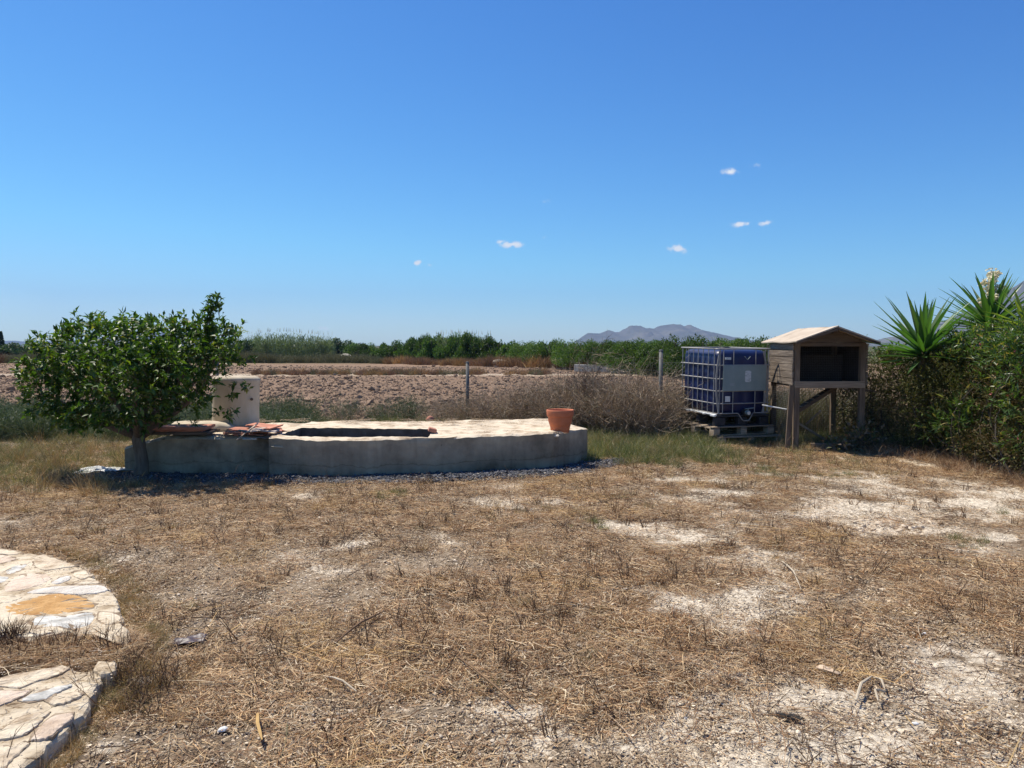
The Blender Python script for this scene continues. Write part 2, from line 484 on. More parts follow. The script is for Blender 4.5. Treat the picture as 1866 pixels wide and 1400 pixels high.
M['plaster'] = mat_concrete()
M['basin'] = mat_noise('basin_shade_grime', [(.3, (.08, .066, .05)), (.6, (.16, .13, .10)), (.8, (.24, .20, .15))], scale=6, rough=.95, bump=.5)  # grime, darkened further so the colour carries the shade inside the basin
M['brick_in_shade'] = mat_noise('shaded_brick', [(.3, (.09, .045, .03)), (.7, (.17, .09, .06))], scale=8, rough=.9, bump=.3)  # brick tone darkened to carry the shade of the basin


def mat_ground():
    m, n, l, b = new_mat('dry_earth')
    at = n.new('ShaderNodeVertexColor')
    at.layer_name = 'Col'
    geo = n.new('ShaderNodeNewGeometry')
    nz = n.new('ShaderNodeTexNoise')
    nz.inputs['Scale'].default_value = 26
    nz.inputs['Detail'].default_value = 8
    nz.inputs['Roughness'].default_value = .72
    l.new(geo.outputs['Position'], nz.inputs['Vector'])
    r = ramp(n, [(.30, (.42, .39, .36)), (.45, (.80, .78, .76)), (.56, (1.08, 1.07, 1.05)), (.72, (1.3, 1.29, 1.25))])
    l.new(nz.outputs[0], r.inputs[0])
    mul = n.new('ShaderNodeMix')
    mul.data_type = 'RGBA'
    mul.blend_type = 'MULTIPLY'
    mul.inputs[0].default_value = 1
    l.new(at.outputs[0], mul.inputs[6])
    l.new(r.outputs[0], mul.inputs[7])
    # hairline cracks of the dried crust
    vo = n.new('ShaderNodeTexVoronoi')
    vo.feature = 'DISTANCE_TO_EDGE'
    vo.inputs['Scale'].default_value = 24
    nw = n.new('ShaderNodeTexNoise')
    nw.inputs['Scale'].default_value = 9
    nw.inputs['Detail'].default_value = 4
    l.new(geo.outputs['Position'], nw.inputs['Vector'])
    mxv = n.new('ShaderNodeMix')
    mxv.data_type = 'VECTOR'
    mxv.inputs[0].default_value = .12
    l.new(geo.outputs['Position'], mxv.inputs[4])
    l.new(nw.outputs['Color'], mxv.inputs[5])
    l.new(mxv.outputs[1], vo.inputs['Vector'])
    cr = ramp(n, [(0, (.42, .36, .3)), (.055, (1, 1, 1))])
    l.new(vo.outputs['Distance'], cr.inputs[0])
    mul2 = n.new('ShaderNodeMix')
    mul2.data_type = 'RGBA'
    mul2.blend_type = 'MULTIPLY'
    mul2.inputs[0].default_value = .75
    l.new(mul.outputs[2], mul2.inputs[6])
    l.new(cr.outputs[0], mul2.inputs[7])
    l.new(mul2.outputs[2], b.inputs['Base Color'])
    b.inputs['Roughness'].default_value = .95
    b.inputs['Specular IOR Level'].default_value = .1
    bp = n.new('ShaderNodeBump')
    bp.inputs['Strength'].default_value = .9
    bp.inputs['Distance'].default_value = .02
    n3 = n.new('ShaderNodeTexNoise')
    n3.inputs['Scale'].default_value = 55
    n3.inputs['Detail'].default_value = 6
    n3.inputs['Roughness'].default_value = .75
    l.new(geo.outputs['Position'], n3.inputs['Vector'])
    ad = n.new('ShaderNodeMath')
    ad.operation = 'MULTIPLY_ADD'
    l.new(cr.outputs[0], ad.inputs[0])
    ad.inputs[1].default_value = .25
    l.new(n3.outputs[0], ad.inputs[2])
    l.new(ad.outputs[0], bp.inputs['Height'])
    l.new(bp.outputs[0], b.inputs['Normal'])
    return m


M['earth'] = mat_ground()
M['mountain'] = mat_noise('mountain_rock', [(.3, (.07, .075, .062)), (.55, (.115, .112, .092)), (.75, (.17, .155, .125))], scale=.006, detail=9, rough=1, spec=0, coord='Object')


# ------------------------------------------------------------------ object helpers
def link(o, parent=None):
    COL.objects.link(o)
    if parent is not None:
        o.parent = parent
    return o


def tag(o, label=None, cat=None, group=None, kind=None):
    if label: o['label'] = label
    if cat: o['category'] = cat
    if group: o['group'] = group
    if kind: o['kind'] = kind
    elif cat: o['kind'] = 'thing'
    return o


def empty(name, loc, rz=0, rot=None):
    o = bpy.data.objects.new(name, None)
    o.empty_display_size = .1
    link(o)
    o.location = loc
    o.rotation_euler = rot if rot else (0, 0, rz)
    return o


def mesh_np(name, V, faces, mat, smooth=False):
    me = bpy.data.meshes.new(name)
    V = np.asarray(V, float).reshape(-1, 3)
    if isinstance(faces, np.ndarray):
        k = faces.shape[1]
        me.vertices.add(len(V))
        me.vertices.foreach_set('co', V.ravel())
        me.loops.add(faces.size)
        me.loops.foreach_set('vertex_index', faces.ravel().astype(np.int32))
        me.polygons.add(len(faces))
        me.polygons.foreach_set('loop_start', np.arange(0, faces.size, k, dtype=np.int32))
        me.polygons.foreach_set('loop_total', np.full(len(faces), k, dtype=np.int32))
        me.update(calc_edges=True)
    else:
        me.from_pydata(V.tolist(), [], faces)
    if smooth:
        me.polygons.foreach_set('use_smooth', np.ones(len(me.polygons), bool))
    if mat:
        me.materials.append(mat)
    me.update()
    return me


def obj_np(name, V, faces, mat, parent=None, smooth=False):
    return link(bpy.data.objects.new(name, mesh_np(name, V, faces, mat, smooth)), parent)


class MB:
    def __init__(s):
        s.v, s.f = [], []

    def add(s, V, Fc):
        o = len(s.v)
        s.v += [tuple(map(float, p)) for p in V]
        s.f += [tuple(i + o for i in f) for f in Fc]
        return s

    def box(s, c, d, rot=None, taper=1.0, jit=0):
        c = Vector(c)
        h = Vector(d) / 2
        vs = []
        for z in (-1, 1):
            t = taper if z > 0 else 1
            for x, y in ((-1, -1), (1, -1), (1, 1), (-1, 1)):
                p = Vector((x * h.x * t, y * h.y * t, z * h.z))
                if jit:
                    p += Vector((random.uniform(-jit, jit), random.uniform(-jit, jit), random.uniform(-jit, jit)))
                if rot is not None:
                    p = rot @ p
                vs.append(c + p)
        return s.add(vs, [(0, 3, 2, 1), (4, 5, 6, 7), (0, 1, 5, 4), (1, 2, 6, 5), (2, 3, 7, 6), (3, 0, 4, 7)])

    def bar(s, a, b, w, h, up=(0, 0, 1)):
        a, b = Vector(a), Vector(b)
        d = (b - a)
        L = d.length
        d.normalize()
        u = Vector(up)
        side = d.cross(u)
        if side.length < 1e-4:
            side = d.cross(Vector((0, 1, 0)))
        side.normalize()
        u = side.cross(d).normalized()
        vs = []
        for p in (a, b):
            for x, y in ((-1, -1), (1, -1), (1, 1), (-1, 1)):
                vs.append(p + side * (x * w / 2) + u * (y * h / 2))
        return s.add(vs, [(3, 2, 1, 0), (4, 5, 6, 7), (0, 1, 5, 4), (1, 2, 6, 5), (2, 3, 7, 6), (3, 0, 4, 7)])

    def tube(s, pts, r, k=6, caps=True):
        pts = [Vector(p) for p in pts]
        rs = r if isinstance(r, (list, tuple)) else [r] * len(pts)
        vs, fs = [], []
        prev = None
        for i, p in enumerate(pts):
            d = (pts[min(i + 1, len(pts) - 1)] - pts[max(i - 1, 0)])
            if d.length < 1e-9:
                d = Vector((0, 0, 1))
            d.normalize()
            if prev is None:
                u = d.orthogonal().normalized()
            else:
                u = (prev - d * prev.dot(d))
                u = u.normalized() if u.length > 1e-6 else d.orthogonal().normalized()
            prev = u
            w = d.cross(u)
            for j in range(k):
                a = 2 * PI * j / k
                vs.append(p + (u * math.cos(a) + w * math.sin(a)) * rs[i])
        for i in range(len(pts) - 1):
            for j in range(k):
                fs.append((i * k + j, i * k + (j + 1) % k, (i + 1) * k + (j + 1) % k, (i + 1) * k + j))
        if caps:
            fs.append(tuple(reversed(range(k))))
            fs.append(tuple((len(pts) - 1) * k + j for j in range(k)))
        return s.add(vs, fs)

    def lathe(s, prof, c=(0, 0, 0), k=40, jit=0):
        vs, fs = [], []
        c = Vector(c)
        n = len(prof)
        for (r, z) in prof:
            for j in range(k):
                a = 2 * PI * j / k
                rr = r * (1 + (random.uniform(-jit, jit) if jit else 0))
                vs.append(c + Vector((rr * math.cos(a), rr * math.sin(a), z)))
        for i in range(n - 1):
            for j in range(k):
                fs.append((i * k + j, i * k + (j + 1) % k, (i + 1) * k + (j + 1) % k, (i + 1) * k + j))
        fs.append(tuple(reversed(range(k))))
        fs.append(tuple((n - 1) * k + j for j in range(k)))
        return s.add(vs, fs)

    def build(s, name, mat, parent=None, bevel=0, smooth=False, seg=2):
        o = obj_np(name, s.v, s.f, mat, parent, smooth)
        if bevel:
            b = o.modifiers.new('bevel', 'BEVEL')
            b.width = bevel
            b.segments = seg
            b.limit_method = 'ANGLE'
            b.angle_limit = math.radians(40)
        return o


def norm(a):
    return a / np.maximum(np.linalg.norm(a, axis=-1, keepdims=True), 1e-9)


def rand_dirs(n, r=None):
    return norm((r or rng).normal(size=(n, 3)))


def ribbons(pos, dirs, L, W, side=None, segs=2, curve=0.0, tipw=.15, cdir=None):
    """flat tapering blades: pos (N,3) base, dirs (N,3), L,W arrays; returns verts, quads"""
    n = len(pos)
    L = np.broadcast_to(L, (n,))
    W = np.broadcast_to(W, (n,))
    dirs = norm(dirs)
    if side is None:
        side = norm(np.cross(dirs, rand_dirs(n)))
    if cdir is None:
        cdir = rand_dirs(n)
    curve = np.broadcast_to(curve, (n,))
    rows = []
    for i in range(segs + 1):
        t = i / segs
        c = pos + dirs * (L * t)[:, None] + cdir * (curve * L * t * t)[:, None]
        w = W * ((1 - t) + tipw * t) * .5
        rows.append(c - side * w[:, None])
        rows.append(c + side * w[:, None])
    V = np.stack(rows, 1)           # n, 2(segs+1), 3
    k = V.shape[1]
    q = []
    for i in range(segs):
        q.append([2 * i, 2 * i + 1, 2 * i + 3, 2 * i + 2])
    Q = (np.array(q)[None] + (np.arange(n) * k)[:, None, None]).reshape(-1, 4)
    return V.reshape(-1, 3), Q


def leaves(pos, dirs, nrm, L, W, fold=.25, droop=.15):
    """folded pointed leaves: 6 verts, 4 tris as 2 quads... base, left, right, mid, tip"""
    n = len(pos)
    L = np.broadcast_to(L, (n,))[:, None]
    W = np.broadcast_to(W, (n,))[:, None]
    dirs = norm(dirs)
    side = norm(np.cross(dirs, nrm))
    up = np.cross(side, dirs)
    base = pos
    midp = pos + dirs * L * .45
    tip = pos + dirs * L - up * L * droop
    lf = midp - side * W * .5 + up * W * fold
    rt = midp + side * W * .5 + up * W * fold
    V = np.stack([base, lf, midp, rt, tip], 1).reshape(-1, 3)
    o = (np.arange(n) * 5)[:, None]
    T = np.concatenate([o + [0, 2, 1], o + [0, 3, 2], o + [1, 2, 4], o + [2, 3, 4]], 0)
    return V, T


def merge(parts):
    vs, fs, o = [], [], 0
    for V, Q in parts:
        vs.append(V)
        fs.append(Q + o)
        o += len(V)
    return np.concatenate(vs), np.concatenate(fs)


# geometry-nodes scatter of prototype meshes (uncountable ground cover only)
PROTO = {}


def proto_coll(name, meshes):
    c = bpy.data.collections.new(name)
    for i, me in enumerate(meshes):
        o = bpy.data.objects.new('%s_piece_%02d' % (name, i), me)
        c.objects.link(o)
    return c


def scatter(name, coll, pts, rots, scl, idx):
    n = len(pts)
    me = bpy.data.meshes.new(name)
    me.vertices.add(n)
    me.vertices.foreach_set('co', np.asarray(pts, float).ravel())
    a = me.attributes.new('rot', 'FLOAT_VECTOR', 'POINT')
    a.data.foreach_set('vector', np.asarray(rots, float).ravel())
    a = me.attributes.new('scl', 'FLOAT_VECTOR', 'POINT')
    s = np.asarray(scl, float)
    if s.ndim == 1:
        s = np.repeat(s[:, None], 3, 1)
    a.data.foreach_set('vector', s.ravel())
    a = me.attributes.new('idx', 'INT', 'POINT')
    a.data.foreach_set('value', np.asarray(idx, np.int32))
    me.update()
    o = link(bpy.data.objects.new(name, me))
    ng = bpy.data.node_groups.new(name, 'GeometryNodeTree')
    ng.interface.new_socket('Geometry', in_out='INPUT', socket_type='NodeSocketGeometry')
    ng.interface.new_socket('Geometry', in_out='OUTPUT', socket_type='NodeSocketGeometry')
    N, Lk = ng.nodes, ng.links
    gi, go = N.new('NodeGroupInput'), N.new('NodeGroupOutput')
    ci = N.new('GeometryNodeCollectionInfo')
    ci.inputs['Collection'].default_value = coll
    ci.inputs['Separate Children'].default_value = True
    ci.inputs['Reset Children'].default_value = True
    ip = N.new('GeometryNodeInstanceOnPoints')
    ip.inputs['Pick Instance'].default_value = True

    def at(nm, t):
        x = N.new('GeometryNodeInputNamedAttribute')
        x.data_type = t
        x.inputs['Name'].default_value = nm
        return x.outputs['Attribute']
    er = N.new('FunctionNodeEulerToRotation')
    Lk.new(at('rot', 'FLOAT_VECTOR'), er.inputs[0])
    Lk.new(er.outputs[0], ip.inputs['Rotation'])
    Lk.new(at('scl', 'FLOAT_VECTOR'), ip.inputs['Scale'])
    Lk.new(at('idx', 'INT'), ip.inputs['Instance Index'])
    Lk.new(gi.outputs[0], ip.inputs['Points'])
    Lk.new(ci.outputs[0], ip.inputs['Instance'])
    Lk.new(ip.outputs[0], go.inputs[0])
    md = o.modifiers.new('scatter', 'NODES')
    md.node_group = ng
    o['kind'] = 'stuff'
    return o


# ------------------------------------------------------------------ ground
def pale_mask(x, y):
    """bare pale crust patches of the yard, 0..1"""
    a = fbm(x * .75 + 3.1, y * 1.0 + 1.7, 5, 3, .55)
    b = fbm(x * 2.6, y * 3.3, 9, 4, .6)
    m = a * .46 + b * .54
    bias = np.zeros_like(np.asarray(x, float))
    for (px, py, r, s) in ((1260, 955, .8, .22), (1180, 1350, .5, .2), (1500, 1390, .6, .2), (1640, 960, .5, .15), (560, 1005, .45, .22), (800, 1230, .4, .16),
                           (1800, 1290, .6, .2), (960, 1150, .35, .12), (1770, 905, .7, .2), (1330, 1130, .4, .1), (1560, 850, 1.2, .16), (900, 930, .5, .08)):
        p = P(px, py)
        bias = bias + s * .82 * np.exp(-((x - p.x) ** 2 + ((y - p.y) * .8) ** 2) / (r * r))
    for (px, py, r, s) in ((1050, 1030, .7, .18), (350, 1150, .8, .1), (700, 1150, .9, .08), (350, 960, 1.2, .1), (1600, 1200, .5, .1), (1450, 960, .4, .1), (1580, 1100, .5, .12), (150, 940, 1.2, .1)):
        p = P(px, py)
        bias = bias - s * np.exp(-((x - p.x) ** 2 + ((y - p.y) * .8) ** 2) / (r * r))
    return sstep(.50, .63, m + bias + .02 * sstep(0, 2.5, x))


def cover(x, y):
    """how thickly dead weeds and straw lie on the yard, 0..1, in ragged patches"""
    a = .50 * fbm(x * .9 + 11, y * 1.15 + 5, 301, 3) + .50 * fbm(x * 3.1, y * 3.9, 303, 3, .6)
    far_ = .07 * sstep(4.5, 8, y)
    return sstep(.40, .60, a - .24 * pale_mask(x, y) + .035 + far_)


def gh(x, y):
    x = np.asarray(x, float)
    y = np.asarray(y, float)
    near = 1 - sstep(11, 14, y)
    field = sstep(13.0, 14.5, y) * (1 - sstep(60, 66, y))
    h = near * ((fbm(x * 1.1, y * 1.1, 21, 3) - .5) * .05 + (fbm(x * 7, y * 7, 31, 3) - .5) * .028 + (vnoise(x * 28, y * 28, 41) - .5) * .010)
    h = h + field * ((fbm(x * .9, y * .9, 51, 3) - .5) * .10 + (fbm(x * 4.2, y * 4.2, 61, 3) - .5) * .10)
    return h


GRAV_X = np.array([-4.95, -4.75, -2.80, -2.30, -1.0, 0.0, 0.50, 1.0, 1.5])
GRAV_Y = np.array([8.75, 8.68, 8.50, 8.40, 8.54, 8.80, 8.95, 9.45, 9.75])
GRAV_WX = [-4.95, -4.2, -2.8, -2.0, -1, .3, 1.0, 1.5]
GRAV_W = [.28, .60, .42, .40, .48, .60, .58, .28]


def make_ground():
    az = np.concatenate([np.linspace(-180, -52, 22)[:-1], np.linspace(-52, 52, 620), np.linspace(52, 180, 22)[1:]])
    az = np.radians(az[:-1])
    rs = [0.05, .5, .9]
    r = 1.25
    while r < 14.5:
        rs.append(r)
        r *= 1.0068
    while r < 72:
        rs.append(r)
        r *= 1.012
    while r < 24000:
        rs.append(r)
        r *= 1.16
    rs = np.array(rs)
    A, R = np.meshgrid(az, rs)
    X, Y = R * np.sin(A), R * np.cos(A)
    Z = gh(X, Y) * (1 - sstep(66, 72, R))
    Z = Z - .0000 * R
    V = np.stack([X, Y, Z], -1).reshape(-1, 3)
    nr, na = X.shape
    i, j = np.meshgrid(np.arange(nr - 1), np.arange(na), indexing='ij')
    j2 = (j + 1) % na
    Q = np.stack([i * na + j, (i + 1) * na + j, (i + 1) * na + j2, i * na + j2], -1).reshape(-1, 4)
    me = mesh_np('ground', V, Q[:, ::-1].copy(), M['earth'], True)
    x, y = V[:, 0], V[:, 1]
    pm = pale_mask(x, y)
    dark = np.array([.125, .080, .048])
    mid = np.array([.33, .26, .185])
    pale = np.array([.70, .615, .49])
    cv = cover(x, y)[:, None]
    hf = fbm(x * 17, y * 17, 311, 2)[:, None]
    c = mid * (.75 + .6 * hf) * (1 - cv) + dark * (.7 + .7 * hf) * cv
    pm2 = sstep(.30, .62, pm * .80 + .34 * (fbm(x * 6, y * 7.5, 13, 4, .6) - .5) * 2.2 + .05 * (hf[:, 0] - .5))[:, None] * (1 - .45 * cv)
    c = c * (1 - pm2) + pale * pm2
    # field
    fld = sstep(12.6, 13.6, y)[:, None]
    fv = fbm(x * .12, y * .25, 91, 4)[:, None]
    fc = np.array([.21, .14, .093]) * (1 - fv) + np.array([.30, .212, .15]) * fv
    # pale strip between the two plots
    strip = (sstep(36.8, 37.6, y) * (1 - sstep(39.0, 40.0, y)))[:, None]
    fc = fc * (1 - strip * .7) + np.array([.52, .44, .34]) * strip * .7
    c = c * (1 - fld) + fc * fld
    far = sstep(60, 66, y)[:, None]
    c = c * (1 - far) + np.array([.085, .09, .042]) * far
    # green-ish soil under the grassy corner and at the left
    gl = (sstep(7.8, 9.5, y) * (1 - sstep(12.6, 13.4, y)) * ((x < -4.2) | ((x > 1.2) & (x < 4.0))))[:, None] * .6
    c = c * (1 - gl) + np.array([.17, .15, .09]) * gl
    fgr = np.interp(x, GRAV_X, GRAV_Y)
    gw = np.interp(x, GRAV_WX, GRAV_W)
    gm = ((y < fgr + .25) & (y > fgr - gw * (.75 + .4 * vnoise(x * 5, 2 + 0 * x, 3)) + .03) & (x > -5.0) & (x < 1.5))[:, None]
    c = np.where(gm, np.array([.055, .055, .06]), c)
    ca = me.color_attributes.new('Col', 'FLOAT_COLOR', 'POINT')
    ca.data.foreach_set('color', np.concatenate([c, np.ones((len(c), 1))], 1).ravel())
    me.update()
    o = link(bpy.data.objects.new('ground', me))
    tag(o, kind='structure')
    return o


make_ground()

# ------------------------------------------------------------------ mountains and hills
def ridge(name, prof, D, depth, seed, nx=220, ny=60, mat=None, rough=.28):
    prof = sorted(prof)
    px = np.array([p[0] for p in prof], float)
    xs = (px - 933) / F * D
    zs = (np.array([(630 - p[1]) for p in prof], float)) / F * D
    X1 = np.linspace(xs[0], xs[-1], nx)
    H = np.interp(X1, xs, zs)
    H = H * (1 + .05 * (fbm(X1 / D * 190, 0 * X1 + seed, 9, 4, .6) - .5) * 2) if name == 'mountain' else H
    ys = np.linspace(-1, 1, ny)
    XX, YY = np.meshgrid(X1, ys, indexing='ij')
    sc = depth
    n = fbm(XX / sc * 5, (YY * depth) / sc * 5 + 20, seed, 5, .55)
    rid = 1 - np.abs(fbm(XX / sc * 9 + n * 1.2, YY * 2.2, seed + 3, 4, .6) * 2 - 1)
    fall = np.clip(1 - np.abs(YY) ** 1.15, 0, 1)
    Z = H[:, None] * fall * (1 - 1.5 * rough * (1 - rid) * (1 - np.exp(-(YY * 4) ** 2)) * 1.6 - .15 * n * (np.abs(YY) > .02))
    Z = Z - 2.0
    V = np.stack([XX, D + YY * depth, Z], -1).reshape(-1, 3)
    i, j = np.meshgrid(np.arange(nx - 1), np.arange(ny - 1), indexing='ij')
    Q = np.stack([i * ny + j, (i + 1) * ny + j, (i + 1) * ny + j + 1, i * ny + j + 1], -1).reshape(-1, 4)
    o = obj_np(name, V, Q, mat or M['mountain'], None, True)
    tag(o, kind='structure')
    return o


ridge('mountain', [(1000, 640), (1040, 628), (1055, 617), (1071, 606), (1086, 606), (1094, 606), (1109, 601), (1120, 605), (1129, 604), (1137, 599), (1148, 592), (1154, 592.5), (1164, 592),
                   (1178, 597), (1191, 598), (1201, 593), (1216, 589.5), (1229, 590), (1238, 590.7), (1246, 594), (1256, 591.5), (1264, 594), (1276, 599.7), (1294, 604), (1311, 608), (1330, 612), (1351, 616), (1377, 621), (1420, 632)], 4200, 900, 3)
ridge('mountain_slope', [(1660, 632), (1690, 612), (1720, 585), (1750, 571), (1790, 553), (1830, 529), (1850, 519), (1866, 508), (1900, 490), (1960, 470), (2020, 468), (2100, 490), (2250, 560), (2400, 632)], 2600, 700, 8, rough=.2)
ridge('hills', [(-700, 632), (-500, 612), (-300, 618), (-60, 620), (0, 621), (25, 620), (45, 622), (62, 620), (80, 622), (140, 618), (200, 614), (260, 609), (305, 604), (345, 609), (390, 618), (430, 626), (470, 632)], 5200, 900, 5, rough=.15)

# ------------------------------------------------------------------ haze
hz = MB().box((0, 2850, 224), (7600, 6900, 450))
hz_o = hz.build('haze', None)
hm = bpy.data.materials.new('haze_air')
hm.use_nodes = True
hn = hm.node_tree.nodes
hn.clear()
ho = hn.new('ShaderNodeOutputMaterial')
hv = hn.new('ShaderNodeVolumePrincipled')
hv.inputs['Density'].default_value = 0.00011
hv.inputs['Color'].default_value = (.34, .56, 1, 1)
hv.inputs['Anisotropy'].default_value = .0
hm.node_tree.links.new(hv.outputs[0], ho.inputs['Volume'])
hz_o.data.materials.append(hm)
tag(hz_o, kind='stuff')


# ================================================================== WATER TROUGH
def wx(px, d):
    return (px - 933) / F * d


def make_trough():
    # top plan: front edge F(u), rear edge R(u), u = world x
    fx = np.array([-4.60, -2.80, -2.79, -2.30, -1.0, 0.0, 0.50, 0.98])
    fy = np.array([8.79, 8.70, 8.50, 8.44, 8.60, 8.83, 8.97, 9.62])
    rx = np.array([-4.60, -3.5, -1.0, 0.41, 0.98])
    ry = np.array([10.35, 10.30, 10.35, 10.62, 9.80])
    us = np.unique(np.round(np.concatenate([np.arange(-4.6, .98, .045), [-2.80, -2.79, -2.70, -.98, .50, .98]]), 4))
    ox0, ox1 = -2.70, -.98
    vs_ = None
    Fy = np.interp(us, fx, fy)
    Ry = np.interp(us, rx, ry)
    NV = 40
    t = np.linspace(0, 1, NV + 1)
    V = []
    top = np.zeros((len(us), NV + 1), int)
    hole_lo, hole_hi = 8.66, 9.48
    for i, u in enumerate(us):
        ys = Fy[i] + (Ry[i] - Fy[i]) * t
        # snap two rows onto the basin rims
        if ox0 - .3 < u < ox1 + .3:
            k0 = max(1, int(round((hole_lo - Fy[i]) / (Ry[i] - Fy[i]) * NV)))
            k0 = 4
            k1 = 20
            ys = np.concatenate([np.linspace(Fy[i], hole_lo, k0 + 1), np.linspace(hole_lo, hole_hi, k1 - k0 + 1)[1:], np.linspace(hole_hi, Ry[i], NV - k1 + 1)[1:]])
        else:
            k0, k1 = 4, 20
        for j in range(NV + 1):
            y = ys[j]
            z = .445 + (fbm(u * 2.2, y * 2.2, 101, 3) - .5) * .035 + (vnoise(u * 17, y * 17, 103) - .5) * .012
            z += .012 * math.sin(u * 1.3)
            if u < -2.795:
                z -= .034
            if u < -4.1:
                z -= (-4.1 - u) * .25
            if u > .5:
                z -= (u - .5) * .10
            ex = (vnoise(u * 9, j * .7, 107) - .5) * .014 if j == 0 else 0
            if j == 0:
                z -= .010 + .022 * float(fbm(u * 11, 3, 109, 3))
            if y > 9.9:
                z += .02 * float(sstep(9.9, 10.5, y)) * float(fbm(u * 5, y * 5, 108, 2))
            top[i, j] = len(V)
            V.append((u, y + ex, z))
    fs = []
    inh = lambda i, j: (us[i] >= ox0 - 1e-6 and us[i + 1] <= ox1 + 1e-6 and 4 <= j < 20)
    for i in range(len(us) - 1):
        for j in range(NV):
            if not inh(i, j):
                fs.append((top[i, j], top[i + 1, j], top[i + 1, j + 1], top[i, j + 1]))

    def skirt(idx, zb, rows, flip=False, amp=.012):
        nonlocal V, fs
        prev = list(idx)
        for r in range(1, rows + 1):
            cur = []
            for q, a in enumerate(idx):
                x, y, z = V[a]
                zz = z + (zb - z) * r / rows
                nx = (float(vnoise(x * 3 + y * 2, zz * 9, 113)) - .5) * amp * .8
                cur.append(len(V))
                V.append((x, y + nx + .0, zz))
            for q in range(len(idx) - 1):
                f = (prev[q], cur[q], cur[q + 1], prev[q + 1])
                fs.append(f if not flip else f[::-1])
            prev = cur
        return prev
    skirt([top[i, 0] for i in range(len(us))], -.08, 10)
    skirt([top[i, NV] for i in range(len(us))], -.08, 3, True)
    skirt([top[0, j] for j in range(NV, -1, -1)], -.08, 8)
    skirt([top[-1, j] for j in range(NV + 1)], -.08, 8)
    root = empty('water_trough', (0, 0, 0))
    tag(root, 'long low grey plastered concrete water trough with bleached crusted top and open basin', 'water trough')
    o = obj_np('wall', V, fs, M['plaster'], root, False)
    for p in o.data.polygons:
        p.use_smooth = True
    es = o.modifiers.new('crease', 'EDGE_SPLIT')
    es.split_angle = math.radians(42)
    # basin
    i0 = [i for i in range(len(us)) if ox0 - 1e-6 <= us[i] <= ox1 + 1e-6]
    loop = [top[i, 4] for i in i0] + [top[i0[-1], j] for j in range(5, 20)] + [top[i, 20] for i in reversed(i0)] + [top[i0[0], j] for j in range(19, 4, -1)]
    bv, bf = [], []
    n = len(loop)
    for r in range(7):
        for a in loop:
            x, y, z = V[a]
            s = .012 * r if r else 0
            cx, cy = (ox0 + ox1) / 2, (hole_lo + hole_hi) / 2
            bv.append((x + (cx - x) * s * .3 + (random.uniform(-.004, .004) if r else 0), y + (cy - y) * s + (random.uniform(-.005, .005) if r else 0), z + (.06 - z) * r / 6 - (.0 if r else .001)))
    for r in range(6):
        for q in range(n):
            bf.append((r * n + q, r * n + (q + 1) % n, (r + 1) * n + (q + 1) % n, (r + 1) * n + q))
    bf.append(tuple(6 * n + q for q in range(n)))
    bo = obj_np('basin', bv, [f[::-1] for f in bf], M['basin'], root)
    # reddish brick course low inside the far wall of the basin
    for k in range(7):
        b = MB().box((ox0 + .15 + k * .235, hole_hi - .045, .30), (.22, .05, .055), jit=.004).build('brick', M['brick_in_shade'], root, .004)
    # little brick set in the right end of the basin
    MB().box((ox1 + .015, 9.0, .475), (.09, .16, .05), Euler((0, .3, .15)).to_matrix(), jit=.008).build('brick', M['tile'], root, .006)
    # broken lips of render
    for (px, py, w) in ((455, 800, .16), (506, 814, .14)):
        p = AT(px, py, 8.50 if px > 490 else 8.57)
        MB().box((p.x, p.y, p.z), (w, .055, .022), Euler((.1, .05, .1)).to_matrix(), jit=.008).build('broken_edge', M['cement_ring'], root, .005)
    # ragged white lime lumps on the rim
    for (px, Y, r) in ((1061, 9.75, .045), (1034, 9.45, .06), (1010, 9.05, .05)):
        x = wx(px, Y)
        me = bpy.data.meshes.new('lime_lump')
        bm = bmesh.new()
        bmesh.ops.create_icosphere(bm, subdivisions=2, radius=r)
        for v in bm.verts:
            v.co = Vector((v.co.x * 1.25, v.co.y * 1.1, v.co.z * .5)) * (1 + random.uniform(-.12, .12))
        bm.to_mesh(me)
        bm.free()
        me.materials.append(M['pebble'])
        q = link(bpy.data.objects.new('lime_lump', me), root)
        q.location = (x, Y, .40)


make_trough()

# ------------------------------------------------------------------ concrete well ring
def make_ring():
    root = empty('well_ring', (-3.62, 9.72, .43), rot=(0, math.radians(1.2), .3))
    tag(root, 'tall round cement well ring standing on the left part of the trough', 'well ring')
    prof = [(.290, 0), (.292, .06), (.288, .2), (.290, .4), (.294, .55), (.300, .60), (.303, .625), (.298, .645), (.27, .665), (.24, .672), (.1, .68), (.001, .682)]
    mb = MB().lathe(prof, k=72)
    mb.v = [(x * (1 + .012 * float(vnoise(x * 9 + 40, z * 7 + y * 5, 3))), y, z + .012 * (float(vnoise(x * 8 + 9, y * 8 + 9, 4)) - .5)) for x, y, z in mb.v]
    mb.build('ring_wall', M['cement_ring'], root, smooth=True)
    MB().tube([(.2, -.235, .385), (.205, -.25, .385)], .018, 12).build('plug_hole', M['wood_dark'], root)


make_ring()

# ------------------------------------------------------------------ flower pot
def make_pot():
    root = empty('flower_pot', (wx(1021, 9.27), 9.27, .415))
    tag(root, 'terracotta flower pot standing empty on the right end of the trough', 'flower pot')
    MB().lathe([(.108, 0), (.113, .004), (.150, .21), (.146, .215)], k=56).build('pot_body', M['terracotta'], root, smooth=True)
    MB().lathe([(.147, .20), (.162, .203), (.166, .212), (.172, .272), (.170, .284), (.166, .287), (.160, .285), (.155, .272), (.15, .15), (.11, .03), (.001, .028)], k=56).build('pot_rim', M['terracotta'], root, smooth=True)
    MB().lathe([(.140, .16), (.001, .165)], k=32).build('dry_soil', M['clod'], root)


make_pot()

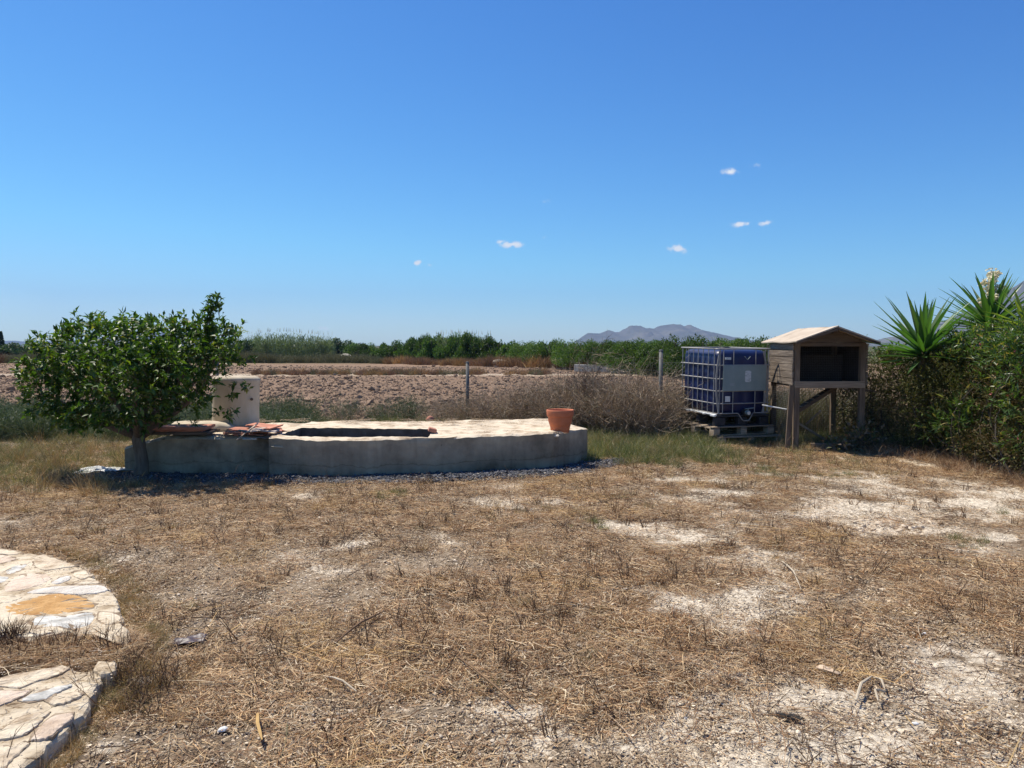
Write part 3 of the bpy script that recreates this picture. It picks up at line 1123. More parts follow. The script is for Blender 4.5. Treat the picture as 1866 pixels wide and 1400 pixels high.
# ------------------------------------------------------------------ roof tiles and slabs on the trough
def tile_mb(w, d, h, curve=0.0):
    mb = MB()
    n = 6
    vs, fs = [], []
    for s in (0, 1):
        for i in range(n + 1):
            x = -w / 2 + w * i / n
            z = curve * (1 - (2 * i / n - 1) ** 2) + s * h
            for y in (-d / 2, d / 2):
                vs.append((x + random.uniform(-.006, .006), y + random.uniform(-.012, .012) * (1 if 0 < i < n else 1), z))
    k = 2 * (n + 1)
    for i in range(n):
        a = 2 * i
        fs += [(a, a + 1, a + 3, a + 2), (k + a, k + a + 2, k + a + 3, k + a + 1), (a, a + 2, k + a + 2, k + a), (a + 1, k + a + 1, k + a + 3, a + 3)]
    fs += [(0, k, k + 1, 1), (2 * n, 2 * n + 1, k + 2 * n + 1, k + 2 * n)]
    mb.add(vs, fs)
    return mb


TG = 'broken clay tiles heaped on the trough'
tl = [  # px, Y, z, w, d, rotz, tiltx, tilty, mat, label
    (455, 8.80, .445, .34, .24, .1, .02, .03, 'tile', 'lowest big clay tile under the left middle of the tile heap'),
    (468, 8.86, .463, .36, .22, -.35, .0, -.04, 'tile', 'clay tile crossing the heap just above the lowest one'),
    (484, 8.82, .480, .34, .22, .25, .04, .05, 'tile', 'clay tile tilted in the middle of the tile heap right of centre'),
    (440, 8.95, .470, .32, .2, -.2, .05, .12, 'tile', 'clay tile with its left end raised at the left of the heap'),
    (436, 8.74, .462, .36, .12, .15, 0, .05, 'tile', 'narrow clay tile along the front foot of the tile heap'),
    (478, 8.72, .497, .33, .20, .05, .06, .02, 'tile_pale', 'pale grey clay tile lying flat on the front of the tile heap'),
    (490, 8.78, .515, .22, .22, -.5, .12, -.18, 'tile', 'small top clay tile tipped on the right of the heap'),
    (486, 9.05, .500, .30, .2, .4, .1, .06, 'tile', 'clay tile at the far right rear of the tile heap'),
    (470, 9.05, .515, .26, .18, -.3, .05, .1, 'tile', 'clay tile on top of the heap nearest the well ring'),
    (500, 8.95, .470, .22, .2, .8, .06, .1, 'tile', 'clay tile at the right end of the tile heap lying low'),
    (425, 8.85, .445, .24, .18, .5, .0, .05, 'tile', 'clay tile sticking out at the left end of the tile heap'),
]
for (px, Y, z, w, d, rz, tx, ty, mt, lb) in tl:
    o = tile_mb(w, d, .014, .012).build('roof_tile', M[mt])
    o.location = (wx(px, Y), Y, z)
    o.rotation_euler = (tx, ty, rz)
    tag(o, lb or 'flat broken terracotta tile lying in the heap beside the well ring', 'roof tile', TG)
o = tile_mb(.30, .035, .012, .0).build('roof_tile', M['tile_pale'])
p = AT(452, 787, 8.68)
o.location = p
o.rotation_euler = (.2, math.radians(-38), .2)
tag(o, 'narrow tile strip leaning up against the front of the tile heap', 'roof tile', TG)
cl = MB().box((0, 0, 0), (.14, .10, .02), Euler((.1, .2, .3)).to_matrix(), jit=.02).build('plastic_scrap', M['teal'], None, .008)
cl.location = AT(447, 786, 8.78)
tag(cl, 'small teal green plastic scrap tucked into the clay tile heap', 'scrap')
# slabs at the left under the tree
sl = [(.02, 0, .46), (-.05, .03, .492), (.03, -.02, .52)]
for k, (dx, dy, z) in enumerate(sl):
    o = tile_mb(.72 - .05 * k, .36, .03, 0).build('stone_slab', M['tile'] if k else M['wood_dark'])
    o.location = (-3.93 + dx, 8.83 + dy, z)
    o.rotation_euler = (0, .0, .03 * k)
    tag(o, ['dark lowest slab of the short stack under the citrus tree', 'middle clay slab of the short stack under the citrus tree', 'topmost clay slab of the short stack under the citrus tree'][k], 'slab', 'slabs stacked on the left end of the trough')


def lump(name, loc, size, mat, seed=1, sub=3, amp=.25, rz=0):
    me = bpy.data.meshes.new(name)
    bm = bmesh.new()
    bmesh.ops.create_icosphere(bm, subdivisions=sub, radius=1)
    V = np.array([v.co[:] for v in bm.verts])
    nn = 1 + amp * ((fbm(V[:, 0] * 1.7 + V[:, 2] * 1.3 + 10, V[:, 1] * 1.7 + 10 + V[:, 2], seed, 3) - .5) * 2)
    for v, k in zip(bm.verts, nn):
        v.co = Vector((v.co.x * size[0], v.co.y * size[1], v.co.z * size[2])) * float(k)
        if v.co.z < 0:
            v.co.z *= .3
    bm.to_mesh(me)
    bm.free()
    me.materials.append(mat)
    for p_ in me.polygons:
        p_.use_smooth = sub > 2
    o = link(bpy.data.objects.new(name, me))
    o.location = loc
    o.rotation_euler = (0, 0, rz)
    return o


o = lump('cement_heap', (-3.95, 9.35, .43), (.42, .28, .13), M['cement_ring'], 5)
tag(o, 'hardened pale cement heap left of the well ring', 'cement heap')
o = lump('brick_stone', (wx(783, 10.6), 10.6, .44), (.06, .05, .055), M['tile'], 9)
tag(o, 'small reddish brown stone on the rear edge of the trough', 'stone')

# ================================================================== IBC WATER TANK
def rbox(mbf, w, d, h, r, n=26):
    """rounded box grid; returns bmesh-able arrays"""
    bm = bmesh.new()
    bmesh.ops.create_cube(bm, size=2)
    bmesh.ops.subdivide_edges(bm, edges=bm.edges[:], cuts=n, use_grid_fill=True)
    hx, hy, hz = w / 2, d / 2, h / 2
    for v in bm.verts:
        p = Vector((v.co.x * hx, v.co.y * hy, v.co.z * hz))
        q = Vector((max(-hx + r, min(hx - r, p.x)), max(-hy + r, min(hy - r, p.y)), max(-hz + r, min(hz - r, p.z))))
        dd = p - q
        if dd.length > 1e-6:
            nn = dd.normalized()
            p = q + nn * r
        # moulded relief
        fx_ = 0
        if abs(v.co.x) > .999 and True:
            a = (v.co.y * hy) / .2
            ck = math.sin(2 * PI * (p.z * 4.2 + abs(((a) % 2) - 1) * .9))
            edge = max(0, 1 - (abs(v.co.y) / .86) ** 6) * max(0, 1 - (abs(v.co.z) / .82) ** 6)
            p.x += math.copysign(.020 * ck * edge, v.co.x)
        if abs(v.co.y) > .999:
            edge = max(0, 1 - (abs(v.co.x) / .9) ** 6) * max(0, 1 - (abs(v.co.z) / .8) ** 6)
            p.y += math.copysign(.012 * math.sin(2 * PI * p.x * 2.5) * edge, v.co.y)
        v.co = p
    me = bpy.data.meshes.new('tank')
    bm.to_mesh(me)
    bm.free()
    return me


def make_ibc():
    S = .93
    base = P(1302, 812)
    rz = math.radians(16)
    root = empty('water_tank', (0, 0, 0))
    tag(root, 'blue plastic bulk water tank in a grey metal cage on wooden pallets', 'water tank')
    W, D = 1.0 * S, 1.2 * S
    # local frame: front left corner at (0,0), x right, y back, z up
    root.location = (base.x + .02, base.y + .02, .30)
    root.rotation_euler = (math.radians(1.0), 0, rz)
    me = rbox(None, W - .05, D - .05, .98, .11)
    me.materials.append(M['tank'])
    for p_ in me.polygons:
        p_.use_smooth = True
    t = link(bpy.data.objects.new('tank', me), root)
    t.location = (W / 2, D / 2, .64)
    MB().lathe([(.085, 0), (.085, .03), (.075, .045), (.001, .047)], (W / 2, D / 2, 1.125), 24).build('lid', M['black_plastic'], root)
    # base tray and feet
    mb = MB().box((W / 2, D / 2, .135), (W, D, .03))
    mb.build('base_tray', M['black_plastic'], root, .008)
    for x in (.09, W / 2, W - .09):
        for y in (.06, D / 2, D - .06):
            MB().box((x, y, .055), (.16 if x != W / 2 else .15, .11, .115)).build('foot', M['black_plastic'], root, .008)
    for y in (.06, D - .06):
        MB().box((W / 2, y, -.008), (W, .1, .016)).build('skid', M['black_plastic'], root)
    # pale plastic rim along the left side, with a dribble of white
    MB().box((-.008, D / 2, .158), (.03, D * .98, .022)).build('side_rim', M['white_paint'], root, .006)
    for (y, s) in ((.05, .055), (.30, .03), (.55, .032), (.82, .03)):
        MB().box((-.012, y, .150), (.045, s * 2.2, .035), jit=.008).build('white_spill', M['white_paint'], root, .01)
    # cage
    zs = [.175, .325, .515, .70, .905, 1.15]
    c = .045

    def ringp(z, front_gap=False):
        pts = []
        for (cx, cy, a0) in ((c, c, 180), (W - c, c, 270), (W - c, D - c, 0), (c, D - c, 90)):
            for k in range(4):
                a = math.radians(a0 + 30 * k)
                pts.append((cx + c * math.cos(a), cy + c * math.sin(a), z))
        pts.append(pts[0])
        return pts
    for k, z in enumerate(zs):
        if k == 0:
            v = W * .545
            pts = [(v - .13, 0, z)]
            seq = ringp(z)
            n0 = 4
            seq = seq[:-1]
            seq = seq[4:] + seq[:4]
            path = [(v + .13, 0, z)] + seq + [(v - .13, 0, z), (v - .07, -.01, z - .09), (v - .045, -.015, z - .115), (v + .045, -.015, z - .115), (v + .07, -.01, z - .09), (v + .13, 0, z)]
            MB().tube(path, .0095, 8).build('cage_bar', M['cage'], root, smooth=True)
        else:
            MB().tube(ringp(z), .0095 if k < 5 else .0115, 8).build('cage_bar', M['cage'], root, smooth=True)
    rr = .0075
    for fx_ in (.0, .115, .30, .71, .885, 1.0):
        x = c + (W - 2 * c) * fx_ if fx_ in (0, 1) else W * fx_
        for y in (-.002, D + .002):
            lo = .175
            MB().tube([(x, y, lo), (x, y, 1.15)], rr, 6).build('cage_upright', M['cage'], root)
    for fy_ in (.07, .22, .36, .49, .62, .76, .93):
        for x in (-.002, W + .002):
            MB().tube([(x, D * fy_, .175), (x, D * fy_, 1.15)], rr, 6).build('cage_upright', M['cage'], root)
    # bowed flat retaining straps
    for (x0, bow) in ((.045, -.055), (W * .86, .07)):
        pts = []
        for i in range(15):
            t_ = i / 14
            pts.append((x0 + bow * math.sin(PI * t_) * 1.0 + (.05 if bow < 0 else -.08) * t_ ** 3 * 0, .012 - .004 * math.sin(PI * t_), 1.12 - .95 * t_))
        m_ = MB()
        vs, fs = [], []
        for i, q in enumerate(pts):
            for (a, b) in ((-.014, -.004), (.014, -.004), (.014, .004), (-.014, .004)):
                vs.append((q[0] + a, q[1] + b - .008, q[2]))
        for i in range(14):
            for j in range(4):
                fs.append((4 * i + j, 4 * i + (j + 1) % 4, 4 * i + 4 + (j + 1) % 4, 4 * i + 4 + j))
        m_.add(vs, fs).build('strap', M['cage'], root)
    # label plate
    MB().box((W * .50, -.018, .71), (W * .80, .006, .385)).build('label_plate', M['plate'], root)
    me2 = bpy.data.meshes.new('label_print')
    bm = bmesh.new()
    w2, h2, r2 = .052, .086, .022
    vv = []
    for (cx, cy, a0) in ((w2 - r2, h2 - r2, 0), (-w2 + r2, h2 - r2, 90), (-w2 + r2, -h2 + r2, 180), (w2 - r2, -h2 + r2, 270)):
        for k in range(5):
            a = math.radians(a0 + 22.5 * k)
            vv.append(bm.verts.new((cx + r2 * math.cos(a), 0, cy + r2 * math.sin(a))))
    bm.faces.new(vv[::-1])
    bm.to_mesh(me2)
    bm.free()
    me2.materials.append(M['print'])
    q = link(bpy.data.objects.new('label_print', me2), root)
    q.location = (W * .56, -.0222, .735)
    MB().box((W * .27, -.0222, .615), (.075, .001, .045)).build('faded_print', mat_plain('faded', (.25, .30, .31), .7), root)
    MB().box((W * .205, .0, .395), (.085, .006, .085)).build('sticker', M['white_paint'], root)
    MB().box((W * .20, .005, 1.005), (.10, .01, .035)).build('moulded_badge', M['print'], root)
    for s_ in (-1, 1):
        MB().bar((W * .56, .006, .985), (W * .56 + .05 * s_, .004, 1.035), .008, .006).build('moulded_mark', M['plate'], root)
    # valve
    v = W * .545
    MB().tube([(v, .03, .19), (v, -.03, .19)], .055, 20).build('valve_flange', M['black_plastic'], root)
    MB().tube([(v, -.03, .19), (v, -.085, .185)], .036, 16).build('valve_body', M['plate'], root)
    MB().tube([(v, -.086, .185), (v, -.093, .185)], .026, 16).build('valve_cap', M['white_paint'], root)
    MB().box((v + .03, -.06, .252), (.15, .03, .014), Euler((0, -.08, 0)).to_matrix()).build('valve_handle', M['plate'], root, .004)
    MB().tube([(v, -.06, .2), (v, -.06, .25)], .012, 8).build('valve_stem', M['plate'], root)
    return root, base, rz


ibc, ibase, irz = make_ibc()


def make_pallet(loc, rz, w, d, label, tilt=0, mats=('wood_x', 'wood')):
    root = empty('wooden_pallet', loc, rot=(tilt, 0, rz))
    tag(root, label, 'pallet', 'pallets under the blue tank')
    # stringers in x (visible at the front), blocks, boards
    for i in range(5):
        y = .05 + (d - .1) * i / 4
        MB().box((w / 2, y, .132), (w, .095, .018), jit=.003).build('board', M[mats[0]], root, .003)
    for x in (.06, w / 2, w - .06):
        MB().box((x, d / 2, .112), (.10, d, .018), jit=.003).build('crossbar', M['wood_y'], root, .003)
    for x in (.06, w / 2, w - .06):
        for y in (.06, d / 2, d - .06):
            MB().box((x, y, .06), (.105, .125, .082), jit=.004).build('block', M[mats[0]], root, .004)
    for y in (.06, d / 2, d - .06):
        MB().box((w / 2, y, .009), (w, .095, .018), jit=.003).build('skid_board', M[mats[0]], root, .003)


rzv = lambda x, y: Vector((x * math.cos(irz) - y * math.sin(irz), x * math.sin(irz) + y * math.cos(irz), 0))
a = Vector((ibase.x, ibase.y, 0))
make_pallet((a + rzv(-.045, -.035) + Vector((0, 0, .142))), irz + .01, 1.06, 1.2, 'upper wooden pallet directly under the blue water tank')
make_pallet((a + rzv(.02, -.10) + Vector((0, 0, -.004))), irz - .05, 1.06, 1.15, 'lower weathered pallet half sunk in the grass', mats=('wood_x', 'wood'))

# ================================================================== RABBIT HUTCH
def make_hutch():
    root = empty('wooden_hutch', (4.06, 10.70, 0), rot=(0, 0, math.radians(-2)))
    tag(root, 'weathered wooden animal hutch on tall legs with pitched roof and wire front', 'hutch')
    W, D = 1.02, 1.12
    z0, z1, zr = .93, 1.54, 1.765
    wd, wdx, wdk = M['wood'], M['wood_x'], M['wood_dark']
    # legs, full height corner posts
    for (x, y) in ((.045, .045), (W - .045, .045), (.045, D - .045), (W - .045, D - .045)):
        MB().box((x, y, z0 / 2 - .05), (.076, .076, z0 + .1), jit=.004).build('leg', M['wood_z'], root, .005)
        MB().box((x, y, (z0 + z1) / 2), (.075, .075, z1 - z0), jit=.002).build('corner_post', M['wood_z'], root, .004)
    # second board leaning on the front left leg
    MB().bar((-.075, .02, -.03), (-.02, .03, .93), .07, .03, up=(0, 1, 0)).build('leaning_board', M['wood_z'], root, .003)
    # floor frame
    MB().box((W / 2, .012, z0 + .01), (W - .02, .03, .10), jit=.004).build('front_beam', wdx, root, .004)
    MB().box((W / 2, D - .012, z0 + .01), (W - .02, .03, .10), jit=.004).build('rear_beam', wdx, root, .004)
    MB().box((W / 2, D / 2, z0 - .02), (W - .09, D - .08, .02)).build('hutch_floor', wdk, root)
    # plank side walls, six planks each, top one partly shaded by the eave
    ph = (z1 - z0) / 6
    for k in range(6):
        z = z0 - .015 + ph * (k + .5) + .01
        for side, x in (('l', -.012), ('r', W + .012)):
            MB().box((x, D / 2, z), (.022 + random.uniform(0, .006), D - .02 + random.uniform(-.02, .02), ph - .008), Euler((random.uniform(-.006, .006), 0, 0)).to_matrix(), jit=.003).build('plank', M['wood_y2'], root, .003)
        MB().box((W / 2, D - .005, z), (W - .16, .02, ph - .008), jit=.003).build('back_plank', M['wood_x'], root, .003)
    for k in range(6):
        z = z0 - .015 + ph * (k + .5) + .01
        for y in (.06, D - .07):
            MB().tube([(-.030, y, z + random.uniform(-.01, .01)), (-.024, y, z)], .006, 6).build('nail', M['wire'], root)
    # interior partition, its near-black colour stands for the shade inside
    MB().box((W * .5, D * .55, z0 + .22), (W - .2, .02, .42)).build('partition', M['interior_shade'], root)
    for x in (.012, W - .012):  # added side panels block light through the plank gaps, keeping the interior dark
        MB().box((x, D / 2, (z0 + z1) / 2 + .02), (.006, D - .1, z1 - z0 - .03)).build('shade_panel', M['interior_shade'], root)
    MB().box((W / 2, D - .028, (z0 + z1) / 2 + .02), (W - .12, .006, z1 - z0 - .01)).build('shade_panel', M['interior_shade'], root)  # added back panel, same purpose: a dark interior
    MB().box((W / 2, D / 2, z1 - .01), (W - .1, D - .1, .008)).build('shade_ceiling', M['interior_shade'], root)  # added sheet shuts out light from the gap under the roof
    # head beam and gable
    MB().box((W / 2, .02, z1 - .025), (W - .16, .03, .05), jit=.003).build('head_beam', wdk, root, .003)
    for y in (.01, D - .01):
        gv = [(-.01, y - .011, z1 + .004), (W + .01, y - .011, z1 + .004), (W / 2, y - .011, zr - .02)]
        gv += [(x, y + .011, z) for x, _, z in gv]
        MB().add(gv, [(0, 1, 2), (5, 4, 3), (0, 3, 4, 1), (1, 4, 5, 2), (2, 5, 3, 0)]).build('gable_board', wdk if y < .1 else wdx, root)
    # roof sheets
    ov, rv0, rv1 = .07, -.27, D + .27
    for s in (-1, 1):
        xe = W / 2 + s * (W / 2 + ov)
        ze = z1 + .025
        n = 12
        vs, fs = [], []
        for i in range(n + 1):
            t_ = i / n
            y = rv0 + (rv1 - rv0) * t_
            sag = .008 * math.sin(PI * t_) + .006 * math.sin(t_ * 9 + s)
            for (x, z) in ((W / 2, zr + .012), ((W / 2 + xe) / 2, (zr + ze) / 2 + .004), (xe, ze + random.uniform(-.004, .004)), (xe, ze - .018), (W / 2, zr - .008)):
                vs.append((x, y, z - sag))
        for i in range(n):
            for j in range(5):
                f = (5 * i + j, 5 * i + (j + 1) % 5, 5 * i + 5 + (j + 1) % 5, 5 * i + 5 + j)
                fs.append(f if s < 0 else f[::-1])
        fs += [(0, 1, 2, 3, 4), tuple(5 * n + j for j in (4, 3, 2, 1, 0))]
        if s > 0:
            vs = [(x, y, z - .0015) for x, y, z in vs]
        MB().add(vs, fs).build('roof_panel', M['roofing'], root)
        # barge board along the front edge
        MB().bar((W / 2, rv0 + .02, zr - .03), (xe, rv0 + .02, ze - .035), .02, .03).build('barge_board', wdk, root)
    MB().bar((W / 2, rv0 + .04, zr - .045), (W / 2, rv1 - .04, zr - .045), .04, .05).build('ridge_beam', wdk, root)
    MB().tube([(W / 2, -.03, zr - .075), (W / 2, -.022, zr - .075)], .022, 14).build('vent_hole', M['char'], root)
    # wire mesh in the front opening and low side
    mb = MB()
    st = .025
    x = .09
    while x < W - .08:
        mb.tube([(x, .034, z0 + .06), (x, .034, z1 - .05)], .0004, 3, False)
        x += st
    z = z0 + .06
    while z < z1 - .05:
        mb.tube([(.08, .034, z), (W - .08, .034, z)], .0004, 3, False)
        z += st
    mb.build('wire_front', M['wire'], root)
    mb = MB()
    y = .1
    while y < D - .08:
        mb.tube([(.0, y, 0), (.0, y, z0 - .06)], .0007, 3, False)
        y += .03
    z = .05
    while z < z0 - .06:
        mb.tube([(0, .09, z), (0, D - .08, z)], .0013, 3, False)
        z += .03
    mb.build('wire_side', M['wire'], root)
    mb = MB()
    x = .1
    while x < W - .08:
        mb.tube([(x, D - .04, 0), (x, D - .04, z0 - .06)], .0007, 3, False)
        x += .03
    z = .05
    while z < z0 - .06:
        mb.tube([(.08, D - .04, z), (W - .08, D - .04, z)], .0007, 3, False)
        z += .03
    mb.build('wire_back', M['wire'], root)
    # ramp up into the hutch with rungs
    r0, r1 = Vector((.10, .35, .50)), Vector((.74, .45, .88))
    MB().bar(r0 + Vector((0, -.09, 0)), r1 + Vector((0, -.09, 0)), .025, .05).build('ramp_rail', wdk, root)
    ramp_o = MB().bar(r0, r1, .2, .018).build('ramp', wdk, root)
    for k in range(7):
        c_ = r0.lerp(r1, (k + .5) / 7) + Vector((-.008, 0, .016))
        MB().bar(c_ + Vector((0, -.095, 0)), c_ + Vector((0, .095, 0)), .02, .014).build('rung', M['wood_x'], root)
    MB().bar((.13, .5, .40), (.75, .52, .02), .03, .03).build('brace', wd, root)
    MB().bar((.62, .6, .52), (.40, .62, .30), .03, .02).build('brace', wd, root)
    MB().box((.60, .1, .03), (.62, .03, .10), jit=.004).build('base_board', wd, root, .004)
    MB().tube([(-.02, .25, .56), (-.36, .30, .62)], .011, 6).build('side_pipe', M['white_paint'], root)
    MB().tube([(W, .1, .86), (W + .2, .12, .83)], .01, 6).build('stick', wdk, root)


M['wood_z'] = mat_noise('wood_z', [(.25, (.08, .056, .038)), (.5, (.155, .113, .078)), (.75, (.26, .195, .135))], scale=3, stretch=(9, 9, .8), rough=.85, bump=.35, bscale=9)
M['interior_shade'] = mat_noise('interior_shade', [(.3, (.022, .017, .014)), (.7, (.045, .034, .028))], scale=5, rough=.95)  # shade of the hutch interior put into a near-black colour
M['wood_y2'] = mat_noise('wood_y2', [(.25, (.08, .06, .045)), (.5, (.175, .137, .103)), (.75, (.32, .26, .20))], scale=3.2, stretch=(6, .9, 14), rough=.85, bump=.5, bscale=7, island=.0)
make_hutch()

# ================================================================== FENCE
fence_pts = [(-10.5, 15.1), (-5.9, 14.9), (-0.88, 14.7), (2.47, 12.35), (5.6, 11.95), (6.35, 9.6), (6.3, 7.0)]
fence_h = [1.15, 1.15, 1.17, 1.42, 1.3, 1.3, 1.3]
froot = empty('chain_link_fence', (0, 0, 0))
tag(froot, 'chain link fence with slim grey metal posts along the edge of the field', 'fence')
for (x, y), h in zip(fence_pts, fence_h):
    mb = MB().tube([(0, 0, -.1), (0, 0, h - .01)], .033 if x > -1 and x < 3 else .03, 14)
    o = mb.build('post', M['pole_metal'], froot, smooth=True)
    o.location = (x, y, 0)
    k = MB().lathe([(.037, 0), (.037, .014), (.03, .026), (.001, .03)], k=14).build('post_cap', M['pole_metal'], o)
    k.location = (0, 0, h - .014)
mb = MB()
for i in range(len(fence_pts) - 1):
    A, B = Vector((*fence_pts[i], 0)), Vector((*fence_pts[i + 1], 0))
    L = (B - A).length
    H = min(fence_h[i], fence_h[i + 1]) - .08
    u = (B - A) / L
    st = .065
    for z in (H, .05):
        mb.tube([A + Vector((0, 0, z)), B + Vector((0, 0, z))], .0016, 3, False)
    s = -H
    while s < L:
        for sg in (1, -1):
            s0, s1 = (s, s + H) if sg > 0 else (s + H, s)
            z0_, z1_ = .02, H
            # clip to the panel
            def clip(sa, za, sb, zb):
                if sa < 0:
                    t_ = (0 - sa) / (sb - sa)
                    sa, za = 0, za + (zb - za) * t_
                if sa > L:
                    t_ = (L - sa) / (sb - sa)
                    sa, za = L, za + (zb - za) * t_
                return sa, za
            sa, za = clip(s0, z0_, s1, z1_)
            sb, zb = clip(s1, z1_, s0, z0_)
            if abs(sa - sb) > .01:
                mb.tube([A + u * sa + Vector((0, 0, za)), A + u * sb + Vector((0, 0, zb))], .0009, 3, False)
        s += st
mb.build('wire_mesh', M['wire'], froot)

# low grey canal wall by the orchard
pa, pb = P(1050, 677), P(1520, 697)
root = MB().bar((pa.x, pa.y, .2), (pb.x, pb.y, .2), .35, .42).build('canal_wall', mat_noise('canal_concrete', [(.3, (.24, .24, .23)), (.7, (.36, .355, .34))], scale=1.2, bump=.3), None, .02)
tag(root, 'low grey concrete canal wall in front of the orchard', 'wall')


# ================================================================== SCATTER PROTOTYPES
def flat_straw(seed, n, R, lmin, lmax, w, mat, zmax=.025, curve=.25):
    r = np.random.default_rng(seed)
    a = r.uniform(0, 2 * PI, n)
    rad = R * np.sqrt(r.uniform(0, 1, n))
    pos = np.stack([rad * np.cos(a), rad * np.sin(a), r.uniform(.002, zmax, n)], 1)
    th = r.uniform(0, 2 * PI, n)
    d = np.stack([np.cos(th), np.sin(th), r.normal(0, .09, n)], 1)
    L = r.uniform(lmin, lmax, n) * r.choice([1, 1, .5], n)
    side = np.stack([-np.sin(th), np.cos(th), r.normal(0, .5, n)], 1)
    side = norm(side)
    cd = np.stack([-np.sin(th), np.cos(th), r.normal(0, .25, n)], 1)
    V, Q = ribbons(pos - d * (L / 2)[:, None], d, L, w * r.uniform(.6, 1.6, n), side, 3, curve * r.normal(0, 1, n), .5, cd)
    V[:, 2] = np.maximum(V[:, 2], .001)
    return mesh_np('straw', V, Q, mat)


def upright(seed, n, R, lmin, lmax, w, mat, spread=.35, curve=.25, segs=3, base=0):
    r = np.random.default_rng(seed)
    a = r.uniform(0, 2 * PI, n)
    rad = R * np.sqrt(r.uniform(0, 1, n))
    pos = np.stack([rad * np.cos(a), rad * np.sin(a), np.full(n, base - .01)], 1)
    d = np.stack([r.normal(0, spread, n), r.normal(0, spread, n), np.ones(n)], 1)
    L = r.uniform(lmin, lmax, n)
    cd = norm(np.stack([r.normal(0, 1, n), r.normal(0, 1, n), r.normal(-.4, .3, n)], 1))
    V, Q = ribbons(pos, d, L, w * r.uniform(.6, 1.4, n), None, segs, curve * np.abs(r.normal(0, 1, n)), .1, cd)
    return mesh_np('blades', V, Q, mat)


def twiggy(seed, n, R, H, w, mat, branch=3, lean=.45, curl=.35, leafy=0, leafm=None):
    """dry branching stems"""
    r = np.random.default_rng(seed)
    parts = []
    a = r.uniform(0, 2 * PI, n)
    rad = R * np.sqrt(r.uniform(0, 1, n))
    p0 = np.stack([rad * np.cos(a), rad * np.sin(a), np.full(n, -.02)], 1)
    d = norm(np.stack([r.normal(0, lean, n), r.normal(0, lean, n), np.ones(n)], 1))
    Ls = r.uniform(.5, 1.0, n) * H
    W = np.full(n, w)
    for lev in range(3):
        segs = 3
        cd = rand_dirs(len(p0), r)
        cv = curl * r.normal(0, .6, len(p0))
        V, Q = ribbons(p0, d, Ls, W, None, segs, cv, .45, cd)
        parts.append((V, Q))
        if lev == 2:
            break
        # children along
        m = branch if lev == 0 else branch + 1
        t = r.uniform(.3, 1, (len(p0), m))
        base = p0[:, None] + d[:, None] * (Ls[:, None] * t)[..., None] + cd[:, None] * (cv[:, None] * Ls[:, None] * t * t)[..., None]
        nd = norm(d[:, None] + r.normal(0, .75, (len(p0), m, 3)))
        nl = (Ls[:, None] * r.uniform(.2, .5, (len(p0), m)))
        p0, d, Ls = base.reshape(-1, 3), nd.reshape(-1, 3), nl.reshape(-1)
        W = np.full(len(p0), w * (.75 if lev == 0 else .55))
    V, Q = merge(parts)
    V[:, 2] = np.maximum(V[:, 2], -.02)
    return mesh_np('twigs', V, Q, mat)


def chaff(seed, n, R, mat, size=.008):
    r = np.random.default_rng(seed)
    pos = np.stack([r.uniform(-R, R, n), r.uniform(-R, R, n), r.uniform(.001, .008, n)], 1)
    th = r.uniform(0, 2 * PI, n)
    d = np.stack([np.cos(th), np.sin(th), r.normal(0, .2, n)], 1)
    side = norm(np.stack([-np.sin(th), np.cos(th), r.normal(0, .6, n)], 1))
    V, Q = ribbons(pos, d, size * r.uniform(.5, 3.5, n), size * r.uniform(.25, .7, n), side, 1, 0, .6)
    V[:, 2] = np.maximum(V[:, 2], .001)
    return mesh_np('chaff', V, Q, mat)


def rocks(seed, mat, n=1, R=0, size=(1, 1), flat=.7):
    r = np.random.default_rng(seed)
    bm = bmesh.new()
    for _ in range(n):
        s = r.uniform(*size)
        q = bmesh.ops.create_icosphere(bm, subdivisions=1, radius=s)
        c = Vector((r.uniform(-R, R), r.uniform(-R, R), 0))
        sc_ = Vector((r.uniform(.7, 1.3), r.uniform(.7, 1.3), r.uniform(.6, 1) * flat))
        for v in q['verts']:
            k = 1 + r.uniform(-.28, .28)
            v.co = Vector((v.co.x * sc_.x * k, v.co.y * sc_.y * k, v.co.z * sc_.z * k + s * .2)) + c
    me = bpy.data.meshes.new('stones')
    bm.to_mesh(me)
    bm.free()
    me.materials.append(mat)
    return me


C_straw = proto_coll('p_straw', [flat_straw(100 + i, 150, .26, .05, .24, .0022, M['straw'], .03) for i in range(6)])
C_gold = proto_coll('p_gold', [flat_straw(120 + i, 110, .24, .05, .30, .0026, M['straw_gold'], .045, .35) for i in range(4)])
C_chaff = proto_coll('p_chaff', [chaff(140 + i, 420, .16, M['chaff']) for i in range(4)])
C_stub = proto_coll('p_stub', [upright(160 + i, 7 + 3 * i, .025, .03, .12, .0046, M['stem_dark'], .4, .2, 2) for i in range(5)])
C_weed = proto_coll('p_weed', [twiggy(180 + i, 3 + i, .03, .18 + .03 * i, .0048, M['stem_dark'], 2, .35, .25) for i in range(4)])
C_tuft = proto_coll('p_tuft', [upright(200 + i, 55, .05, .04, .15, .0030, M['straw_gold'] if i % 2 else M['grass_dry'], .75, .5) for i in range(4)])
C_grass = proto_coll('p_grass', [upright(220 + i, 80, .10, .06, .22, .0036, M['grass_green'] if i % 2 else M['grass_dry'], .5, .5) for i in range(6)])
C_green = proto_coll('p_green', [upright(240 + i, 90, .10, .06, .20, .0042, M['grass_green'], .55, .5) for i in range(4)])
C_peb = proto_coll('p_peb', [rocks(260 + i, M['pebble']) for i in range(4)])
C_grav = proto_coll('p_grav', [rocks(280 + i, M['gravel'], 5, .03, (.007, .014)) for i in range(5)])
C_clod = proto_coll('p_clod', [rocks(300 + i, M['clod'], flat=.75) for i in range(6)])


